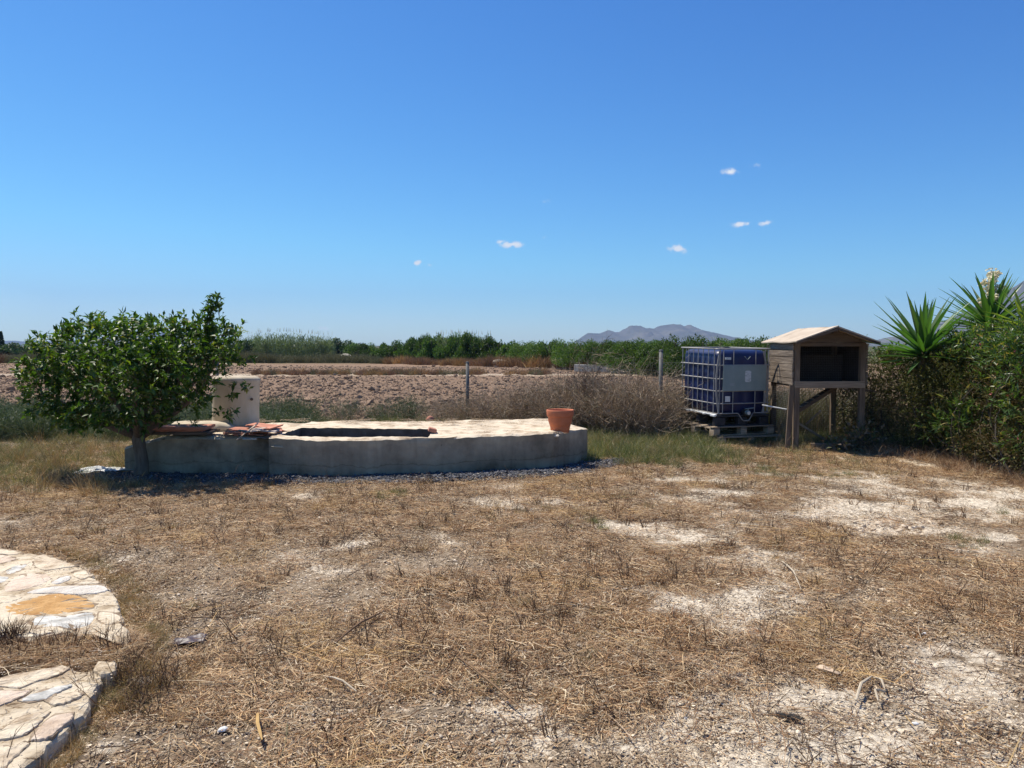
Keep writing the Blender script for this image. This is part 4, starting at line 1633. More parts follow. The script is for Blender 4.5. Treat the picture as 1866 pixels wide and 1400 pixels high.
def make_mulch_mesh(seed):
    r = np.random.default_rng(seed)
    n = 46
    pos = np.stack([r.uniform(-.25, .25, n), r.uniform(-.2, .2, n), r.uniform(0.0, .02, n)], 1)
    V, Q = ribbons(pos, np.stack([r.normal(0, 1, n), r.normal(0, 1, n), r.normal(0, .05, n)], 1), r.uniform(.05, .3, n), .006, None, 3, .2, .4)
    V[:, 2] = np.maximum(V[:, 2], .001)
    return mesh_np('sticks', V, Q, M['stem_dark'])


C_stick = proto_coll('p_stick', [make_mulch_mesh(320 + i) for i in range(3)])

TROUGH_F = (np.array([-4.75, -2.80, -2.30, -1.0, 0.0, 0.50, 1.0, 1.01]), np.array([8.65, 8.50, 8.40, 8.54, 8.80, 8.95, 9.6, 30]))


def in_trough(x, y):
    f = np.interp(x, *TROUGH_F)
    return (x > -4.65) & (x < 1.0) & (y > f - .02) & (y < 10.5)


# patio outline (world) from the photograph's curve
pat_px = [(-260, 985), (-120, 985), (0, 998), (62, 1009), (92, 1011), (145, 1030), (160, 1040), (190, 1064), (213, 1085), (222, 1120), (229, 1139), (238, 1158), (238, 1185)]
pat_lo = [(213, 1203), (207, 1235), (170, 1262), (160, 1290), (128, 1322), (98, 1345), (75, 1372), (40, 1402), (0, 1440), (-200, 1500)]
PAT_Z = .085
pat_poly = [P(a, b, PAT_Z) for a, b in pat_px + pat_lo]


def in_poly(x, y, poly):
    x = np.asarray(x)
    inside = np.zeros(x.shape, bool)
    n = len(poly)
    for i in range(n):
        x1, y1 = poly[i][0], poly[i][1]
        x2, y2 = poly[(i + 1) % n][0], poly[(i + 1) % n][1]
        c = ((y1 > y) != (y2 > y)) & (x < (x2 - x1) * (y - y1) / (y2 - y1 + 1e-12) + x1)
        inside ^= c
    return inside


def yard_points(n, ymin, ymax, power=1.0, spread=.78, seed=1):
    r = np.random.default_rng(seed)
    u = r.uniform(0, 1, n)
    y = (ymin ** power + u * (ymax ** power - ymin ** power)) ** (1 / power)
    x = r.uniform(-1, 1, n) * (y * spread + .5)
    return x, y, r


def place(name, coll, np_, x, y, r, smin, smax, tilt=.0, zoff=0.0, keep=None, aniso=None):
    if keep is not None:
        x, y = x[keep], y[keep]
    n = len(x)
    z = gh(x, y) + zoff
    rots = np.stack([r.normal(0, tilt, n) if tilt else np.zeros(n), r.normal(0, tilt, n) if tilt else np.zeros(n), r.uniform(0, 2 * PI, n)], 1)
    s = r.uniform(smin, smax, n)
    if aniso is not None:
        s = np.stack([s, s, s * aniso], 1)
    return scatter(name, coll, np.stack([x, y, z], 1), rots, s, r.integers(0, np_, n))


def in_gravel(x, y):
    return (y < np.interp(x, GRAV_X, GRAV_Y) + .05) & (y > np.interp(x, GRAV_X, GRAV_Y) - np.interp(x, GRAV_WX, GRAV_W) * (.8 + .3 * vnoise(x * 6, y * 6, 3)) + .02) & (x > -4.95) & (x < 1.45)


def free(x, y):
    return ~in_trough(x, y) & ~in_poly(x, y, pat_poly) & ~in_gravel(x, y)


# straw litter (matted): short broken pieces, thick only where the dead weeds lie
C_short = proto_coll('p_short', [flat_straw(110 + i, 170, .17, .02, .10, .0024, M['straw'], .02, .15) for i in range(6)])
C_russet = proto_coll('p_russet', [upright(130 + i, 60, .07, .02, .085, .0026, [M['russet'], M['russet'], M['straw']][i % 3], 1.1, .35, 2) for i in range(6)])


def keep(x, y, r, lo, hi):
    return free(x, y) & (r.uniform(0, 1, len(x)) < lo + (hi - lo) * cover(x, y))


x, y, r = yard_points(15000, 1.5, 11.5, 1.7, seed=11)
place('straw_litter', C_short, 6, x, y, r, .6, 1.3, .06, 0, keep(x, y, r, .05, .72))
x, y, r = yard_points(1900, 1.5, 11.5, 1.9, seed=43)
place('coarse_straw_litter', C_straw, 6, x, y, r, .45, .95, .06, 0, keep(x, y, r, .04, .8))
x, y, r = yard_points(12000, 1.6, 11.5, 1.7, seed=44)
place('russet_dead_weeds', C_russet, 6, x, y, r, .5, 1.25, .15, 0, keep(x, y, r, .02, .62) & (fbm(x * 1.6, y * 1.8, 331, 3) > .46))
x, y, r = yard_points(1100, 1.6, 11.5, 1.9, seed=12)
k = keep(x, y, r, .03, .9) & (fbm(x * 1.1 + 60, y * 1.3, 203, 4) > .50)
place('golden_straw_litter', C_gold, 4, x, y, r, .4, .9, .06, 0, k)
x, y, r = yard_points(6500, 1.5, 11, 1.3, seed=13)
place('chaff_litter', C_chaff, 4, x, y, r, .7, 1.5, 0, 0, keep(x, y, r, .12, .9))
x, y, r = yard_points(5600, 1.7, 11.5, 1.7, seed=14)
place('cut_stubble', C_stub, 5, x, y, r, .5, 1.5, .15, 0, keep(x, y, r, .10, .6))
x, y, r = yard_points(3000, 1.8, 11.5, 1.7, seed=15)
place('dead_weeds', C_weed, 4, x, y, r, .3, 1.0, .35, 0, keep(x, y, r, .16, .7))
x, y, r = yard_points(320, 1.9, 10, 1.5, seed=16)
place('loose_sticks', C_stick, 3, x, y, r, .4, .9, .03, 0, free(x, y))
x, y, r = yard_points(3400, 2.2, 11.5, 1.9, seed=17)
k = free(x, y) & (r.uniform(0, 1, len(x)) < cover(x, y) * .55 * sstep(.45, .60, fbm(x * 1.0 + 77, y * 1.2, 207, 4)) + .7 * ((y > 7.4) & (x < -2.5)) + .6 * ((y > 8.3) & (x > 1.0) & (x < 4.5)))
place('dry_grass_tufts', C_tuft, 4, x, y, r, .45, 1.15, .1, 0, k)
x, y, r = yard_points(300, 1.8, 9, 1.4, seed=41)
C_long = proto_coll('p_long', [flat_straw(470 + i, 7, .30, .12, .42, .0042, [M['straw_gold'], M['straw'], M['brush']][i % 3], .05, .22) for i in range(6)])
place('long_straws', C_long, 6, x, y, r, .5, 1.1, .08, 0, keep(x, y, r, .3, 1))
x, y, r = yard_points(42000, 1.6, 11, 1.25, seed=42)
C_crumb = proto_coll('p_crumb', [rocks(480 + i, M['crumb'], 7, .05, (.002, .0065), .5) for i in range(5)])
place('soil_crumbs', C_crumb, 5, x, y, r, .4, 1.5, .1, -.002, free(x, y) & (r.uniform(0, 1, len(x)) < .8))
x, y, r = yard_points(7000, 1.6, 9, 1.2, seed=18)
k = free(x, y) & (r.uniform(0, 1, len(x)) < .35 + .5 * pale_mask(x, y))
place('small_pebbles', C_peb, 4, x, y, r, .0025, .009, .3, 0, k)

# pale clod crust heaps
x, y, r = yard_points(60000, 5, 9.5, 1.0, seed=19)
cen = [P(1635, 962), P(1560, 970), P(1590, 955), P(1660, 968)]
dd = np.min([((x - c.x) / .22) ** 2 + ((y - c.y) / .16) ** 2 for c in cen], 0)
k = (dd < 1) & (r.uniform(0, 1, len(x)) < .8)
C_pc = proto_coll('p_pc', [rocks(290 + i, M['pale_clod']) for i in range(4)])
k = k & (r.uniform(0, 1, len(x)) < .35)
place('pale_clods', C_pc, 4, x, y, r, .010, .036, .4, -.006, k)

# grass: left of the trough and right corner near the tank
x, y, r = yard_points(9000, 6.8, 12.8, 1.0, .9, seed=21)
gL = ((x < -3.9) & (y > 7.2)) * sstep(7.0, 9.2, y) * sstep(-3.7, -4.6, x) * .8
rr = sstep(.9, 1.5, x) * (1 - sstep(3.9, 5.2, x + (y - 9) * .0)) * sstep(8.8 + .0 * x, 9.9, y)
gR = rr * (x > .95) * np.where((x > 2.75) & (y < 11.0), .25, 1)
under = ((x > 2.6) & (x < 5.3) & (y > 11.0)) * .8
k = free(x, y) & (r.uniform(0, 1, len(x)) < np.clip(gL + gR + under, 0, 1) * (.35 + .9 * fbm(x * 1.5, y * 1.5, 209, 3)))
place('yard_grass', C_grass, 6, x, y, r, .35, 1.25, .2, 0, k)
C_tall = proto_coll('p_tall', [upright(225 + i, 70, .09, .12, .36, .0036, M['grass_dry'] if i % 2 else M['straw_gold'], .45, .5) for i in range(4)])
x, y, r = yard_points(1500, 7.2, 11.5, 1.0, .8, seed=46)
k = free(x, y) & ((x < -3.95) | ((x > 1.1) & (x < 3.2) & (y > 9.4))) & (r.uniform(0, 1, len(x)) < .08 + .5 * (fbm(x * 1.5, y * 1.5, 341, 3) > .54))
place('tall_dry_grass', C_tall, 4, x, y, r, .5, 1.1, .2, 0, k)
# fresher green along the fence
x, y, r = yard_points(9000, 9.2, 14.5, 1.0, .9, seed=22)
fl = np.interp(x, [-12, -5.9, -.88, 2.47, 5.6], [15.1, 14.9, 14.7, 12.35, 11.95])
k = free(x, y) & (np.abs(y - fl + .4) < 1.0) & (r.uniform(0, 1, len(x)) < .25 + .45 * (x < -3.4) + .5 * (x > 1))
k = (k | (free(x, y) & (x > 1.1) & (x < 2.9) & (y > 9.9) & (r.uniform(0, 1, len(x)) < .35))) & ~((x > 2.8) & (y < 11.0))
k2 = (x > .95) & (x < 2.9) & (y > 9.3) & (y < 11.6) & free(x, y) & (r.uniform(0, 1, len(x)) < .40 + .35 * (fbm(x * 2, y * 2, 343, 3) > .5))
k = k | k2
place('green_grass', C_green, 4, x, y, r, .6, 1.5, .15, 0, k)
# green sprigs in the yard
x, y, r = yard_points(26000, 3, 11, 1.3, seed=23)
spr = [(1760, 990, .16), (705, 905, .22), (1640, 930, .06), (1856, 940, .12), (800, 1360, .06), (560, 1380, .08), (1070, 960, .18), (60, 860, .5), (1420, 860, .35), (1520, 865, .25)]
kk = np.zeros(len(x), bool)
for a, b, c in spr:
    q = P(a, b)
    kk |= ((x - q.x) ** 2 + (y - q.y) ** 2 < c * c)
kk &= r.uniform(0, 1, len(x)) < .22
place('green_sprigs', C_green, 4, x, y, r, .25, .6, .2, 0, kk)

# dark shrubby weeds behind, on the left by the fence
C_shrub = proto_coll('p_shrub', [twiggy(340 + i, 30, .2, .55, .010, M['weed_grey'], 6, .5, .3) for i in range(4)])
x, y, r = yard_points(2600, 11.2, 15.2, 1.0, .9, seed=24)
k = ((x < -3.6) & (y > 11.6) & (y < 14.8) & (r.uniform(0, 1, len(x)) < .42)) | ((np.abs(y - np.interp(x, [-12, -.88, 2.47], [14.9, 14.7, 12.35]) - .1) < .5) & (x > -3.6) & (x < 2.6) & (r.uniform(0, 1, len(x)) < .09)) | ((x > 2) & (x < 6) & (y > 12.2) & (y < 13.4) & (r.uniform(0, 1, len(x)) < .8))
place('grey_green_weeds', C_shrub, 4, x, y, r, .5, 1.05, .1, 0, k)

# dry bramble tangle on the fence between the posts
C_brush = proto_coll('p_brush', [twiggy(360 + i, 26, .2, .85, .0068, M['brush'], 4, .5, .7) for i in range(6)])
x, y, r = yard_points(5200, 11.4, 15.0, 1.0, .35, seed=25)
fl = np.interp(x, [-12, -5.9, -.88, 2.47, 5.6], [15.1, 14.9, 14.7, 12.35, 11.95])
dn = np.interp(x, [-1.8, -.9, .2, 1.0, 2.6, 3.2], [.05, .22, .36, .72, .72, .2])
k = (np.abs(y - fl + .05) < .45 + .25 * (x > .8)) & (r.uniform(0, 1, len(x)) < dn * .8) & ~((933 + F * x / y > 1205) & (y < 12.7))
hsc = np.interp(x[k], [-1.8, -.9, .5, 1.2, 2.4, 3.2], [.5, .75, .92, 1.08, 1.1, .9])
xx, yy = x[k], y[k]
n = len(xx)
s = r.uniform(.6, 1.15, n) * hsc
scatter('dry_bramble', C_brush, np.stack([xx, yy, gh(xx, yy)], 1), np.stack([r.normal(0, .15, n), r.normal(0, .15, n), r.uniform(0, 6.28, n)], 1), s, r.integers(0, 6, n))
# a few dark thistle stalks standing in it
C_th = proto_coll('p_thistle', [twiggy(380 + i, 9, .06, 1.05, .010, M['thistle'], 6, .10, .3) for i in range(3)])
tp = [AT(a, 760, 12.9 + .1 * j) for j, a in enumerate((1058, 1072, 1084, 1096, 1104))] + [AT(948, 700, 13.9), AT(1004, 700, 13.6)]
scatter('thistle_stalks', C_th, [(p.x, p.y, 0) for p in tp], [(0, .12, i) for i in range(len(tp))], [1.15, 1.2, 1.05, .85, .75, .7, .75], [i % 3 for i in range(len(tp))])
# tall dry reed and weed mass behind the hutch and the tank
C_reed = proto_coll('p_reed', [upright(400 + i, 60, .15, .5, 1.0, .008, M['vine_leaf'], .16, .25, 3) for i in range(4)])
x, y, r = yard_points(9000, 12.0, 13.2, 1.0, .8, seed=26)
k = (x > 3.0) & (x < 6.4) & (r.uniform(0, 1, len(x)) < .22)
place('dry_reeds', C_reed, 4, x, y, r, .75, 1.08, .08, 0, k)

# gravel strip along the trough foot
gv = []
r = np.random.default_rng(27)
n = 11000
x = r.uniform(-4.95, 1.45, n)
f = np.interp(x, GRAV_X, GRAV_Y)
wd_ = np.interp(x, GRAV_WX, GRAV_W) + .03
t = r.uniform(-.1, 1, n)
y = f - t * wd_ - .02
z = gh(x, y)
scatter('dark_gravel', C_grav, np.stack([x, y, z + .004], 1), np.stack([r.normal(0, .3, n), r.normal(0, .3, n), r.uniform(0, 6, n)], 1), r.uniform(.7, 1.25, n), r.integers(0, 5, n))
k = r.uniform(0, 1, n) < .05
scatter('pale_gravel', C_peb, np.stack([x, y, z + .012], 1)[k], np.zeros((k.sum(), 3)), r.uniform(.006, .015, k.sum()), r.integers(0, 4, k.sum()))

# ploughed clods of the field
r = np.random.default_rng(28)
n = 52000
u = r.uniform(0, 1, n)
pw = .75
y = (13.2 ** (1 - pw) + u * (61.5 ** (1 - pw) - 13.2 ** (1 - pw))) ** (1 / (1 - pw))
x = r.uniform(-.74, .62, n) * y
k = ~((y > 36.8) & (y < 40))
# keep it inside the field edge on the right where the canal is
yk = y < np.interp(x, [-40, 4, 9, 13, 25], [62, 50, 38, 33, 31])
x, y = x[k & yk], y[k & yk]
n = len(x)
s = np.exp(r.normal(math.log(.029), .62, n)).clip(.010, .15)
scatter('ploughed_clods', C_clod, np.stack([x, y, gh(x, y) - s * .1], 1), np.stack([r.normal(0, .5, n), r.normal(0, .5, n), r.uniform(0, 6.28, n)], 1), s, r.integers(0, 6, n))

# brown weed strips in and beyond the field
C_bank = proto_coll('p_bank', [upright(420 + i, 170, .5, .3, 1.0, .028, [M['brush_red'], M['brush_olive'], M['brush_red'], M['brush_gold']][i], .38, .4, 3) for i in range(4)])
r = np.random.default_rng(29)
pts, idx, scl = [], [], []
for _ in range(1500):        # far bank
    px = r.uniform(-200, 1110)
    d0 = np.interp(px, [-200, 640, 820, 1000, 1110], [64, 64, 55, 49, 43])
    Y = d0 + r.uniform(0, 5)
    X = wx(px, Y)
    tn = float(vnoise(px * .012, 3, 55))
    pts.append((X, Y, 0))
    if px < 700:
        i_ = 0 if tn < .5 else 1
    else:
        i_ = 0 if r.uniform() < .75 else 3
    idx.append(i_)
    scl.append(r.uniform(.6, 1.0) * np.interp(px, [-200, 420, 600, 700, 780, 880, 950, 1060, 1110], [1.0, 1.15, 1.1, .85, .7, .8, 1.05, 1.1, .8]) * (.8 + .5 * float(vnoise(px * .03, 9, 56))))
scatter('brown_bank_weeds', C_bank, pts, [(0, 0, r.uniform(0, 6.28)) for _ in pts], scl, idx)
pts, idx, scl = [], [], []
for _ in range(420):         # sparse strip at mid field
    px = r.uniform(-100, 1000)
    if vnoise(px * .02, 1.5, 57) < .42:
        continue
    Y = r.uniform(37.5, 39.5)
    pts.append((wx(px, Y), Y, 0))
    idx.append(int(r.choice([0, 0, 3, 1])))
    scl.append(r.uniform(.22, .5))
scatter('field_strip_weeds', C_bank, pts, [(0, 0, r.uniform(0, 6.28)) for _ in pts], scl, idx)
# thin weeds at the near field edge
x = rng.uniform(-7, 1.5, 260)
y = rng.uniform(12.6, 15.5, 260)
C_thin = proto_coll('p_thin', [twiggy(440 + i, 5, .08, .55, .004, M['brush'] if i % 2 else M['weed_grey'], 3, .2, .3) for i in range(4)])
scatter('thin_field_weeds', C_thin, np.stack([x, y, 0 * x], 1), np.stack([0 * x, 0 * x, x * 9], 1), rng.uniform(.5, 1.1, 260), rng.integers(0, 4, 260))
for (px, py, sx, sz) in ((628, 651, .9, .45), (912, 664, 1.0, .38), (1248, 676, .5, .25)):
    q = P(px, py + 4)
    o = lump('rubble_heap', (q.x, q.y, 0), (sx, sx * .6, sz * 1.3), M['pebble'], int(px), 3, .3)
    tag(o, {628: 'white rubble heap far off below the cane clump', 912: 'pale rubble heap among red brown weeds beyond the field', 1248: 'small pale rubble heap on the canal wall left of the blue tank'}[px], 'rubble heap')

r = np.random.default_rng(93)
n = 70
x = r.uniform(-4.3, .7, n)
y = np.where(r.uniform(0, 1, n) < .8, r.uniform(9.85, 10.45, n), r.uniform(8.75, 9.7, n))
k = ~((x > -2.8) & (x < -.9) & (y < 9.55)) & ~((x > -4.1) & (x < -2.9) & (y > 9.0) & (y < 10.1))
scatter('trough_top_litter', C_chaff, np.stack([x, y, np.full(n, .468)], 1)[k], np.stack([0 * x, 0 * x, x * 7], 1)[k], np.full(k.sum(), .6), np.arange(k.sum()) % 4)
x = r.uniform(-4.2, .5, 260)
y = r.uniform(10.25, 10.75, 260)
scatter('trough_back_weeds', C_tuft, np.stack([x, y, .40 - (y - 10.25) * .4], 1), np.stack([0 * x, 0 * x, x * 9], 1), r.uniform(.25, .6, 260), r.integers(0, 4, 260))

# ================================================================== ORCHARD AND CANES
def crown_mesh(name, n, size, W, mat, seed, lobes=9, sz=(1, 1, 1), up=.3):
    r = np.random.default_rng(seed)
    lc = r.normal(0, 1, (lobes, 3)) * np.array([.42, .42, .28])
    lr = r.uniform(.35, .6, lobes)
    li = r.integers(0, lobes, n)
    d = rand_dirs(n, r)
    rad = (r.uniform(0, 1, n) ** .45) * lr[li]
    p = lc[li] + d * rad[:, None]
    p = p * np.array(sz) + np.array([0, 0, sz[2] * .55 + .2])
    rr2 = np.clip(np.hypot(p[:, 0], p[:, 1]) / sz[0], 0, 1.2) ** 2
    p[:, 2] *= (1 - .38 * rr2)
    p = p[p[:, 2] > .05]
    n = len(p)
    dirs = norm(d[:n] + rand_dirs(n, r) * .7 + np.array([0, 0, up]))
    V, T = leaves(p, dirs, rand_dirs(n, r), size * r.uniform(.6, 1.4, n), W * r.uniform(.7, 1.3, n))
    return mesh_np(name, V, T, mat)


tree_protos = [crown_mesh('crown', 4200, .20, .10, M['orchard_leaf'], 500 + i, 8 + i, (1.7, 1.7, 1.15)) for i in range(5)]
def ztop(me, q=99.3):
    a = np.empty(len(me.vertices) * 3)
    me.vertices.foreach_get('co', a)
    return float(np.percentile(a.reshape(-1, 3)[:, 2], q))


near_protos = [crown_mesh('crown', 11000, .105, .055, M['orchard_leaf'], 560 + i, 10 + i, (1.7, 1.7, 1.15), 0.1) for i in range(4)]
CT = ztop(tree_protos[0])
trunk_me = None
mbt = MB()
for a_ in range(4):
    an = a_ * 1.6
    mbt.tube([(0, 0, -.1), (.03, 0, .4), (.35 * math.cos(an), .35 * math.sin(an), .9), (.7 * math.cos(an), .7 * math.sin(an), 1.4)], [.09, .08, .05, .02], 7)
trunk_me = mesh_np('trunk', mbt.v, mbt.f, M['bark'])
# rows along the diagonal edge, front row first
r = np.random.default_rng(31)
front = []
pxs = list(np.arange(640, 1440, 26))
desc = {}
cnt = 0
ordc = {}
for row in range(2):
    for px in pxs:
        px_ = px + r.uniform(-8, 8) + row * 11
        base = np.interp(px_, [430, 620, 700, 850, 1000, 1100, 1240, 1440], [112, 96, 84, 66, 52, 42.5, 35.5, 32.5]) + row * 5.0
        if px_ > 1405 and row == 0:
            continue
        Y = base + r.uniform(-.6, .6)
        X = wx(px_, Y)
        topy = np.interp(px_, [430, 620, 650, 700, 760, 830, 880, 920, 960, 1000, 1050, 1150, 1260, 1400], [628, 627, 630, 629, 618, 613, 614, 625, 627, 620, 621, 620, 617, 616])
        H = (CAMH + (630 - topy) * Y / F) * r.uniform(.86, 1.06)
        if row and H > 0:
            H *= .98
        if px_ > 950:
            H = CAMH + (H - CAMH) * .45 if H > CAMH else H
        t = empty('orchard_tree', (X, Y, 0), r.uniform(0, 6.28))
        c = link(bpy.data.objects.new('crown', near_protos[r.integers(0, 4)] if Y < 58 else tree_protos[r.integers(0, 5)]), t)
        s = max(H, 1.6) * 1.03 / ztop(c.data)
        wsc = max(.75, 26 / F * Y / 2.6) * r.uniform(.9, 1.15)
        c.scale = (wsc, wsc, s)
        tr = link(bpy.data.objects.new('trunk', trunk_me), t)
        tr.scale = (1, 1, s * .9)
        anchors = [(615, 'the cane clump'), (852, 'the middle fence post'), (1060, 'the mountain foot'), (1205, 'the right fence post'), (1320, 'the blue tank')]
        an = max([q for q in anchors if q[0] <= px_] or [anchors[0]])
        key = (row, an[1])
        ordc[key] = ordc.get(key, 0) + 1
        nth = ['first', 'second', 'third', 'fourth', 'fifth', 'sixth', 'seventh', 'eighth', 'ninth', 'tenth', 'eleventh', 'twelfth'][ordc[key] - 1]
        tag(t, ['%s bright green fruit tree right of %s, front row', '%s fruit tree right of %s, second row'][row] % (nth, an[1]), 'tree', 'green fruit trees of the orchard behind the field')

# cane clumps
def cane_mesh(seed, n=900):
    r = np.random.default_rng(seed)
    a = r.uniform(0, 6.28, n)
    rad = np.sqrt(r.uniform(0, 1, n)) * 1.6
    top = 3.0 * (1 - .25 * (rad / 1.6) ** 2) * r.uniform(.55, 1.0, n)
    base = np.stack([rad * np.cos(a), rad * np.sin(a), top * r.uniform(.0, .8, n)], 1)
    d = np.stack([r.normal(0, .5, n), r.normal(0, .5, n), np.ones(n) * 1.2], 1)
    V, Q = ribbons(base, d, r.uniform(.5, 1.0, n), .07 * r.uniform(.6, 1.4, n), None, 3, .6, .1, norm(np.stack([r.normal(0, 1, n), r.normal(0, 1, n), -np.ones(n)], 1)))
    return mesh_np('cane_leaves', V, Q, M['cane_leaf'])


cane_me = [cane_mesh(520 + i) for i in range(3)]
_r = np.random.default_rng(533)
pl = ribbons(np.stack([_r.uniform(-1.2, 1.2, 9), _r.uniform(-1, 1, 9), np.full(9, 2.5)], 1), np.stack([_r.normal(0, .12, 9), _r.normal(0, .12, 9), np.ones(9)], 1), _r.uniform(.2, .5, 9), .06, None, 3, .15, .3)
plume_me = mesh_np('plumes', pl[0], pl[1], M['plume'])
for j, px in enumerate([462, 480, 498, 517, 536, 556, 575, 592, 790, 812, 834, 856, 878, 446]):
    Y = 104 + r.uniform(-3, 3) if px < 700 else 76 + r.uniform(-2, 2)
    topy = np.interp(px, [446, 465, 500, 550, 592, 780, 830, 880], [618, 611, 608, 610, 614, 617, 612, 614])
    H = CAMH + (630 - topy) * Y / F
    t = empty('cane_clump', (wx(px, Y), Y, 0), r.uniform(0, 6))
    c = link(bpy.data.objects.new('cane_leaves', cane_me[j % 3]), t)
    c2 = link(bpy.data.objects.new('plumes', plume_me), t)
    for q in (c, c2):
        q.scale = (.95, .95, H / ztop(cane_me[j % 3], 99))
    nth = ['first', 'second', 'third', 'fourth', 'fifth', 'sixth', 'seventh', 'eighth'][j if px < 700 else j - 8] if px != 446 else 'leftmost'
    tag(t, ('silvery green giant cane clump with plumes, %s one right of the citrus tree' if px < 700 else 'tall cane clump on the hump of the orchard line, %s one from its left end') % nth, 'cane clump', 'giant canes by the citrus tree' if px < 700 else 'canes in the middle of the tree line')
# rounder dark trees flanking the canes and on the far left
far_me = [crown_mesh('crown', 2600, .32, .16, M['far_leaf'], 540 + i, 10, (2.0, 2.0, 1.3)) for i in range(2)]
for (px, topy, Y, lab) in ((446, 622, 100, 'dark tree at the left end of the cane clump'), (608, 618, 112, 'dark rounded tree just right of the cane clump'), (632, 622, 112, 'lower dark tree right of the cane clump, second from it'),
                           (655, 627, 115, 'small far tree in the dip of the tree line'), (425, 624, 108, 'dark tree half hidden behind the citrus crown right side')):
    H = CAMH + (630 - topy) * Y / F
    t = empty('far_tree', (wx(px, Y), Y, 0), r.uniform(0, 6))
    c = link(bpy.data.objects.new('crown', far_me[0]), t)
    c.scale = (.95, .95, H / ztop(c.data))
    link(bpy.data.objects.new('trunk', trunk_me), t)
    tag(t, lab, 'tree')
for j, px in enumerate(range(-28, 120, 24)):
    Y = 118 + r.uniform(-5, 5)
    H = CAMH + (630 - (627 + r.uniform(-1.2, 1.2))) * Y / F
    t = empty('far_tree', (wx(px, Y), Y, 0), r.uniform(0, 6))
    c = link(bpy.data.objects.new('crown', far_me[j % 2]), t)
    c.scale = (1.05, 1.05, H / ztop(c.data))
    link(bpy.data.objects.new('trunk', trunk_me), t)
    tag(t, '%s far dark tree from the left edge, low under the hills' % ['first', 'second', 'third', 'fourth', 'fifth', 'sixth', 'seventh'][j], 'tree', 'far trees on the left')
# conifer at the far left edge
t = empty('cypress', (wx(2, 150), 150, 0))
cy = []
rr_ = np.random.default_rng(9)
n = 1800
z = rr_.uniform(.05, 1, n)
a = rr_.uniform(0, 6.28, n)
rad = (1 - z) ** .8 * .8 * np.sqrt(rr_.uniform(.2, 1, n)) + .05
p = np.stack([rad * np.cos(a), rad * np.sin(a), z * 4.2], 1)
V, T = leaves(p, norm(np.stack([np.cos(a), np.sin(a), np.ones(n) * .8], 1)), rand_dirs(n, rr_), .4, .18)
obj_np('foliage', V, T, M['far_leaf'], t)
link(bpy.data.objects.new('trunk', trunk_me), t)
tag(t, 'dark pointed cypress at the far left edge above the hills', 'tree')


# ================================================================== CITRUS TREE
def limb(mb, a, b, r0, r1, sag=.05, k=8, n=5, seed=0):
    r = random.Random(seed)
    a, b = Vector(a), Vector(b)
    off = Vector((r.uniform(-1, 1), r.uniform(-1, 1), r.uniform(-.5, .5))) * (b - a).length * sag * 2
    pts = [a.lerp(b, t / n) + off * math.sin(PI * t / n) for t in range(n + 1)]
    mb.tube(pts, [r0 + (r1 - r0) * t / n for t in range(n + 1)], k)
    return pts


